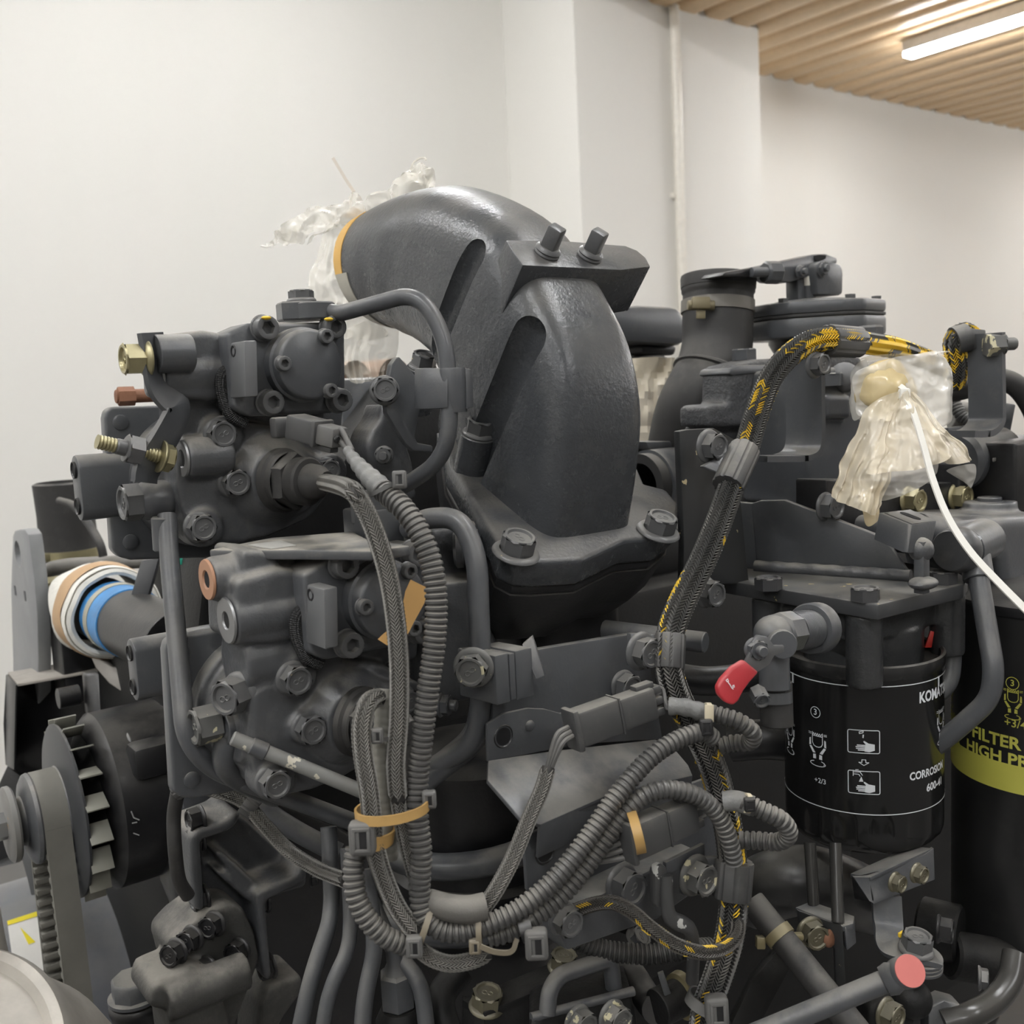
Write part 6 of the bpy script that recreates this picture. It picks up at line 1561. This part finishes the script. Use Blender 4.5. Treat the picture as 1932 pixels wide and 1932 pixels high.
# bottom centre: valve cover block with handle tube
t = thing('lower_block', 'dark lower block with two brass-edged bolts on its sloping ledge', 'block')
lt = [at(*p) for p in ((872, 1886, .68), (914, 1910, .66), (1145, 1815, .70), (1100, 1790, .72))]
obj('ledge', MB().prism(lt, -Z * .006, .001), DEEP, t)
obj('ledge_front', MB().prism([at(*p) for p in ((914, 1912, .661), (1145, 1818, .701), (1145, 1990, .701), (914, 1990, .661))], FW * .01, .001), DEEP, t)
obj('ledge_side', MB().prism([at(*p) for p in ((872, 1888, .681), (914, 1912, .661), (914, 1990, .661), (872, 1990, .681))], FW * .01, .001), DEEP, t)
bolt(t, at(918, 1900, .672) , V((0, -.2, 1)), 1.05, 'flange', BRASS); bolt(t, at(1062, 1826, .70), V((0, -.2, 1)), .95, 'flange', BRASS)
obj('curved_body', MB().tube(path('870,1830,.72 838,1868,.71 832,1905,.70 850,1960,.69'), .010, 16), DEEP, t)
t = thing('hinged_cover', 'dark cover with a bent handle tube standing on it at the bottom centre', 'cover')
obj('cover', MB().prism([at(*p) for p in ((1000, 1922, .63), (1020, 1914, .632), (1190, 1868, .66), (1202, 1932, .655), (1205, 1990, .65), (1000, 1990, .62))], FW * .04, .003), DEEP, t)
obj('rim', MB().tube(rounded([at(*p) for p in ((1002, 1920, .632), (1195, 1870, .66))], .01), .0030, 10), PAINT, t)
pipe('handle_tube', [at(*p) for p in ((1032, 1915, .636), (1036, 1870, .64), (1055, 1840, .645), (1145, 1810, .66), (1153, 1820, .662), (1160, 1880, .664))], .0054, PAINT, t, rad=.018)
for s_ in ('1088,1925', '1152,1915'): bolt(t, at(*q(0, s_)[0][:2], .622), -Y, .9, 'flange', mat('chipped_bolt', (.1, .1, .095)))
t = thing('brass_coupling', 'dark coupling with a flat tab and brass ring near the bottom of the harness', 'fitting')
cp = at(1240, 1902, .66); cax = (at(1285, 1880, .67) - cp).normalized()
obj('coupling', MB().cyl(cp, cax, .012, .024, 24).box(cp + cax * .012 + UP * .002, (.012, .018, .012), (cax, UP, -FW), bev=.001), DEEP, t)
obj('ring', MB().lathe(cp + cax * .018, cax, [(.011, 0), (.0150, .001), (.0155, .006), (.013, .008), (0, .008)], 28), mat('dirty_brass2', (.26, .22, .12)), t)
obj('tab', MB().prism([at(*p) for p in ((1241, 1838, .655), (1252, 1834, .655), (1266, 1875, .655), (1254, 1880, .655))], FW * .003, .0004), PAINT, t)
obj('tail_hose', MB().tube(path('1180,1820,.72 1200,1850,.70 1225,1890,.68 1238,1905,.665'), .0095, 18), RUBBER, t)
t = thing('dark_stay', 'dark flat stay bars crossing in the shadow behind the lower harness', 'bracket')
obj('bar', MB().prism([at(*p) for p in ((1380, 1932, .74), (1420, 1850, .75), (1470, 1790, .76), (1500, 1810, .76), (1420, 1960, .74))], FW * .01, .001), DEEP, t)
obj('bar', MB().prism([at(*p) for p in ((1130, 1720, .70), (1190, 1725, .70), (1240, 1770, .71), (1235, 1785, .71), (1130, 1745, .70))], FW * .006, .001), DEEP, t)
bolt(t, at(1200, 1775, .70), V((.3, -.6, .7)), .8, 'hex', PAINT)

# ================================================================ plastic bags
def sheet(sections, n=40, wob=.003, seed=0, sc=60, th=0):
    """crumpled film: closed loops of points lofted; noise gives the creases"""
    secs_ = []
    for s in sections:
        c = cr(s, max(2, n // len(s)), True); secs_.append(c)
    m_ = min(len(s) for s in secs_); secs_ = [s[:m_] for s in secs_]
    # refine between sections
    out = []
    for i in range(len(secs_) - 1):
        for k in range(5): out.append([a.lerp(b, k / 5) for a, b in zip(secs_[i], secs_[i + 1])])
    out.append(secs_[-1])
    for i, s in enumerate(out):
        for k, p in enumerate(s):
            d = V((noise.noise(p * sc + V((seed, 0, 0))), noise.noise(p * sc + V((0, seed, 7))), noise.noise(p * sc + V((3, 0, seed)))))
            r_ = 1 - 2 * abs(noise.noise(p * sc * 1.7 + V((seed, 5, 1))))
            s[k] = p + d * wob + (p - sum(s, V()) / len(s)).normalized() * wob * .7 * r_
    return MB().loft(out, cap=False)
BAG = mat('milky_film', (.86, .76, .58), .16, var=.06, alpha=.58, spec=.8)
BAG2 = mat('milky_film_grey', (.80, .77, .70), .18, var=.05, alpha=.45, spec=.8)
def flat(pts_front, thick, depth_of=None):
    f = [at(*p) for p in pts_front]; return f
def solid_sheet(fr, back, n=14, wob=.002, seed=0, sc=55, ridges=None):
    n = int(n * 1.8)
    """film draped over a four-sided patch: corner pixels with depth, bulging by back"""
    A, B, C_, D = [at(*p) for p in fr]; mb = MB(); vs = []; m = n * 2
    for i in range(m + 1):
        for j in range(m + 1):
            u, v = i / m, j / m
            p = (A * (1 - u) + B * u) * (1 - v) + (D * (1 - u) + C_ * u) * v
            bul = back * math.sin(math.pi * u) * (1 - .3 * v)
            fold = (ridges or 0) * (2.6 * noise.noise(V((u * 4.5, v * .8, seed))) + 1.1 * noise.noise(V((u * 11, v * 1.2, seed + 4))) + .25 * math.sin(u * 41 + 3 * v)) * (.15 + v) + wob * .55 * (1 - 2 * abs(noise.noise(p * sc * 2.1 + V((seed, 3, 9)))))
            a4 = (abs(2 * u - 1) ** 3) * (abs(2 * v - 1) ** 3); p = p + ((A + B + C_ + D) / 4 - p) * .16 * a4
            p = p - FW * (bul + fold) + (RT * noise.noise(p * sc + V((seed, 0, 0))) + UP * noise.noise(p * sc + V((0, seed, 0))) + FW * 1.5 * noise.noise(p * sc * 1.3 + V((0, 0, seed)))) * wob
            vs.append(p)
    return mb.add(vs, [(i * (m + 1) + j, (i + 1) * (m + 1) + j, (i + 1) * (m + 1) + j + 1, i * (m + 1) + j + 1) for i in range(m) for j in range(m)])
t = thing('plastic_bag', 'yellowed clear plastic bag tied over a fitting with a white cable tie, right of centre', 'bag')
kn = (1702, 742, .735)
obj('knob', MB().sphere(at(1668, 735, .755), .0165, 24, 14), mat('brass_fitting', (.45, .34, .14), .35, metal=.5), t)
pu = MB(); pu.sphere(at(1668, 733, .752), .0205, 30, 18)
for i, p in enumerate(pu.v): pu.v[i] = p + (p - at(1668, 733, .752)) * .16 * noise.noise(p * 90)
obj('tied_pouch', pu, mat('yellow_film', (.82, .66, .36), .20, var=.15, alpha=.72, spec=.6), t)
obj('hood', solid_sheet([(1608, 690, .748), (1793, 660, .745), (1800, 815, .742), (1612, 800, .752)], .014, 14, .003, 2), BAG2, t)
obj('hood_back', solid_sheet([(1606, 695, .79), (1790, 662, .79), (1796, 800, .78), (1604, 800, .79)], -.004, 10, .003, 8), BAG2, t)
obj('hood_top', solid_sheet([(1606, 696, .79), (1790, 662, .79), (1795, 664, .745), (1630, 672, .745)], .0, 8, .002, 3), BAG2, t)
obj('hood_side', solid_sheet([(1606, 694, .79), (1634, 674, .748), (1640, 760, .748), (1604, 800, .78)], .004, 8, .002, 4), BAG2, t)
obj('left_skirt', solid_sheet([(1640, 752, .742), (1706, 745, .728), (1660, 985, .715), (1552, 940, .728)], .010, 16, .0032, 5, ridges=.0028), BAG, t)
obj('middle_skirt', solid_sheet([(1690, 745, .727), (1712, 742, .727), (1806, 868, .708), (1630, 905, .715)], .010, 16, .0032, 6, ridges=.0030), BAG, t)
obj('right_skirt', solid_sheet([(1706, 742, .730), (1725, 742, .735), (1846, 870, .735), (1776, 880, .715)], .006, 14, .0030, 7, ridges=.0020), BAG, t)
obj('under_fold', solid_sheet([(1645, 890, .728), (1775, 862, .722), (1768, 905, .722), (1656, 955, .730)], .004, 10, .0022, 9), BAG2, t)
obj('corner_fold', solid_sheet([(1780, 885, .738), (1842, 870, .742), (1834, 925, .745), (1816, 912, .744)], .002, 8, .0020, 10), BAG2, t)
obj('tail_fold', solid_sheet([(1620, 930, .728), (1668, 900, .726), (1658, 975, .724), (1632, 998, .728)], .006, 8, .0020, 11), mat('yellow_film2', (.66, .54, .34), .25, alpha=.9), t)
t = thing('cable_tie', 'long white cable tie knotted on the plastic bag and trailing to the right edge', 'cable tie')
WHT = mat('white_nylon', (.74, .72, .66), .4, var=.04)
obj('strap', MB().lathe(at(1700, 742, .735), V((.5, -.2, .3)), [(.0060, -.002), (.0072, -.002), (.0072, .002), (.0060, .002)], 24), WHT, t)
obj('lock_head', MB().box(at(1706, 744, .722), (.0075, .0085, .0065), (RT, UP, -FW), bev=.0016), WHT, t)
obj('tail', MB().band(path('1708,748,.720 1722,775,.712 1742,840,.700 1760,905,.690 1788,975,.680 1830,1040,.672 1885,1100,.664 1945,1160,.656', 8), -FW + RT * .3, .0050, .0013), WHT, t)
# wrap over the elbow inlet
t = thing('plastic_wrap', 'torn crumpled clear plastic wrap hanging over the open pipe of the elbow', 'plastic')
CLR = mat('clear_film', (.84, .80, .70), .16, var=.05, alpha=.42, spec=.8)
obj('over_pipe', solid_sheet([(560, 470, .90), (800, 318, .82), (838, 352, .80), (655, 425, .88)], .006, 18, .0085, 21, sc=48), CLR, t)
obj('left_wing', solid_sheet([(520, 440, .92), (690, 350, .89), (690, 420, .89), (560, 462, .91)], .006, 16, .0080, 22, sc=55), CLR, t)
obj('left_tip', solid_sheet([(495, 465, .92), (560, 420, .92), (575, 455, .92), (510, 472, .92)], .004, 10, .0060, 23, sc=80), CLR, t)
obj('front_drape', solid_sheet([(610, 430, .90), (665, 420, .885), (700, 600, .885), (575, 585, .90)], .012, 16, .0050, 24, sc=45, ridges=.002), CLR, t)
obj('lower_drape', solid_sheet([(580, 565, .90), (700, 590, .89), (745, 640, .90), (640, 640, .91)], .006, 12, .0040, 25, sc=45), CLR, t)
obj('back_drape', solid_sheet([(640, 610, .90), (760, 600, .90), (735, 720, .92), (655, 720, .92)], .010, 14, .0060, 26, sc=35, ridges=.004), CLR, t)
obj('torn_top', solid_sheet([(755, 330, .83), (800, 298, .83), (826, 345, .82), (770, 368, .83)], .004, 10, .0055, 27, sc=80), CLR, t)
for i, s_ in enumerate(('775,320,.83 780,308,.83 790,300,.83 800,298,.83 804,302,.83', '515,462,.92 503,466,.92 492,464,.92')):
    obj('shred', MB().tube(path(s_, 5), .0009, 8), CLR, t)
t = thing('cable_tie', 'thin pale cable tie tail sticking up out of the torn plastic wrap', 'cable tie')
obj('tail', MB().band(path('628,298,.89 640,318,.89 652,338,.89 668,362,.89', 5), -FW, .0028, .0011), mat('pale_nylon', (.66, .60, .52), .45), t)
# pale objects in the gap below the pipe
t = thing('paper_roll', 'pale curved shapes of wrapped parts seen through the gap under the elbow pipe', 'wrapping')
mb = MB(); 
for px, w_ in ((655, 30), (728, 34)):
    c_ = at(px, 712, 1.15); mb.lathe(c_ - Y * .02, Y, [(w_ / FPX * 1.15, 0), (w_ / FPX * 1.15, .08), (w_ / FPX * .98, .08), (w_ / FPX * .98, 0)], 32)
obj('roll', mb, mat('brown_paper', (.45, .32, .24), .7), t)
# brown paper scrap on the lower pump cap
t = thing('paper_scrap', 'torn brown paper scrap stuck to the cap of the lower pump', 'paper')
pp = [at(*p) for p in q(3, '1455,425,.592 1480,370,.592 1560,410,.592 1550,480,.592 1500,570,.592 1470,630,.592 1430,690,.590 1375,695,.590 1320,660,.591 1340,640,.590 1400,590,.588 1440,500,.590')]
obj('paper', MB().prism(pp, FW * .0008, 0), mat('brown_paper2', (.58, .34, .12), .6, var=.1), t)

# repeats that share a kind carry a group
GR = {'cable_tie': 'cable ties on the hoses and bags', 'harness_clamp': 'finned clamps round the cables', 'corrugated_conduit': 'corrugated conduits',
      'wire_connector': 'wire connectors', 'braided_harness': 'braided harness sleeves', 'woven_cable': 'thin woven cables', 'connector_bracket': 'connector brackets', 'fuel_pipe': 'bent fuel pipes', 'coolant_pipe': 'coolant pipes'}
for o, _l, _k in THINGS:
    g = GR.get(o.name.split('.')[0])
    if g and 'group' not in o: o['group'] = g
resolve()
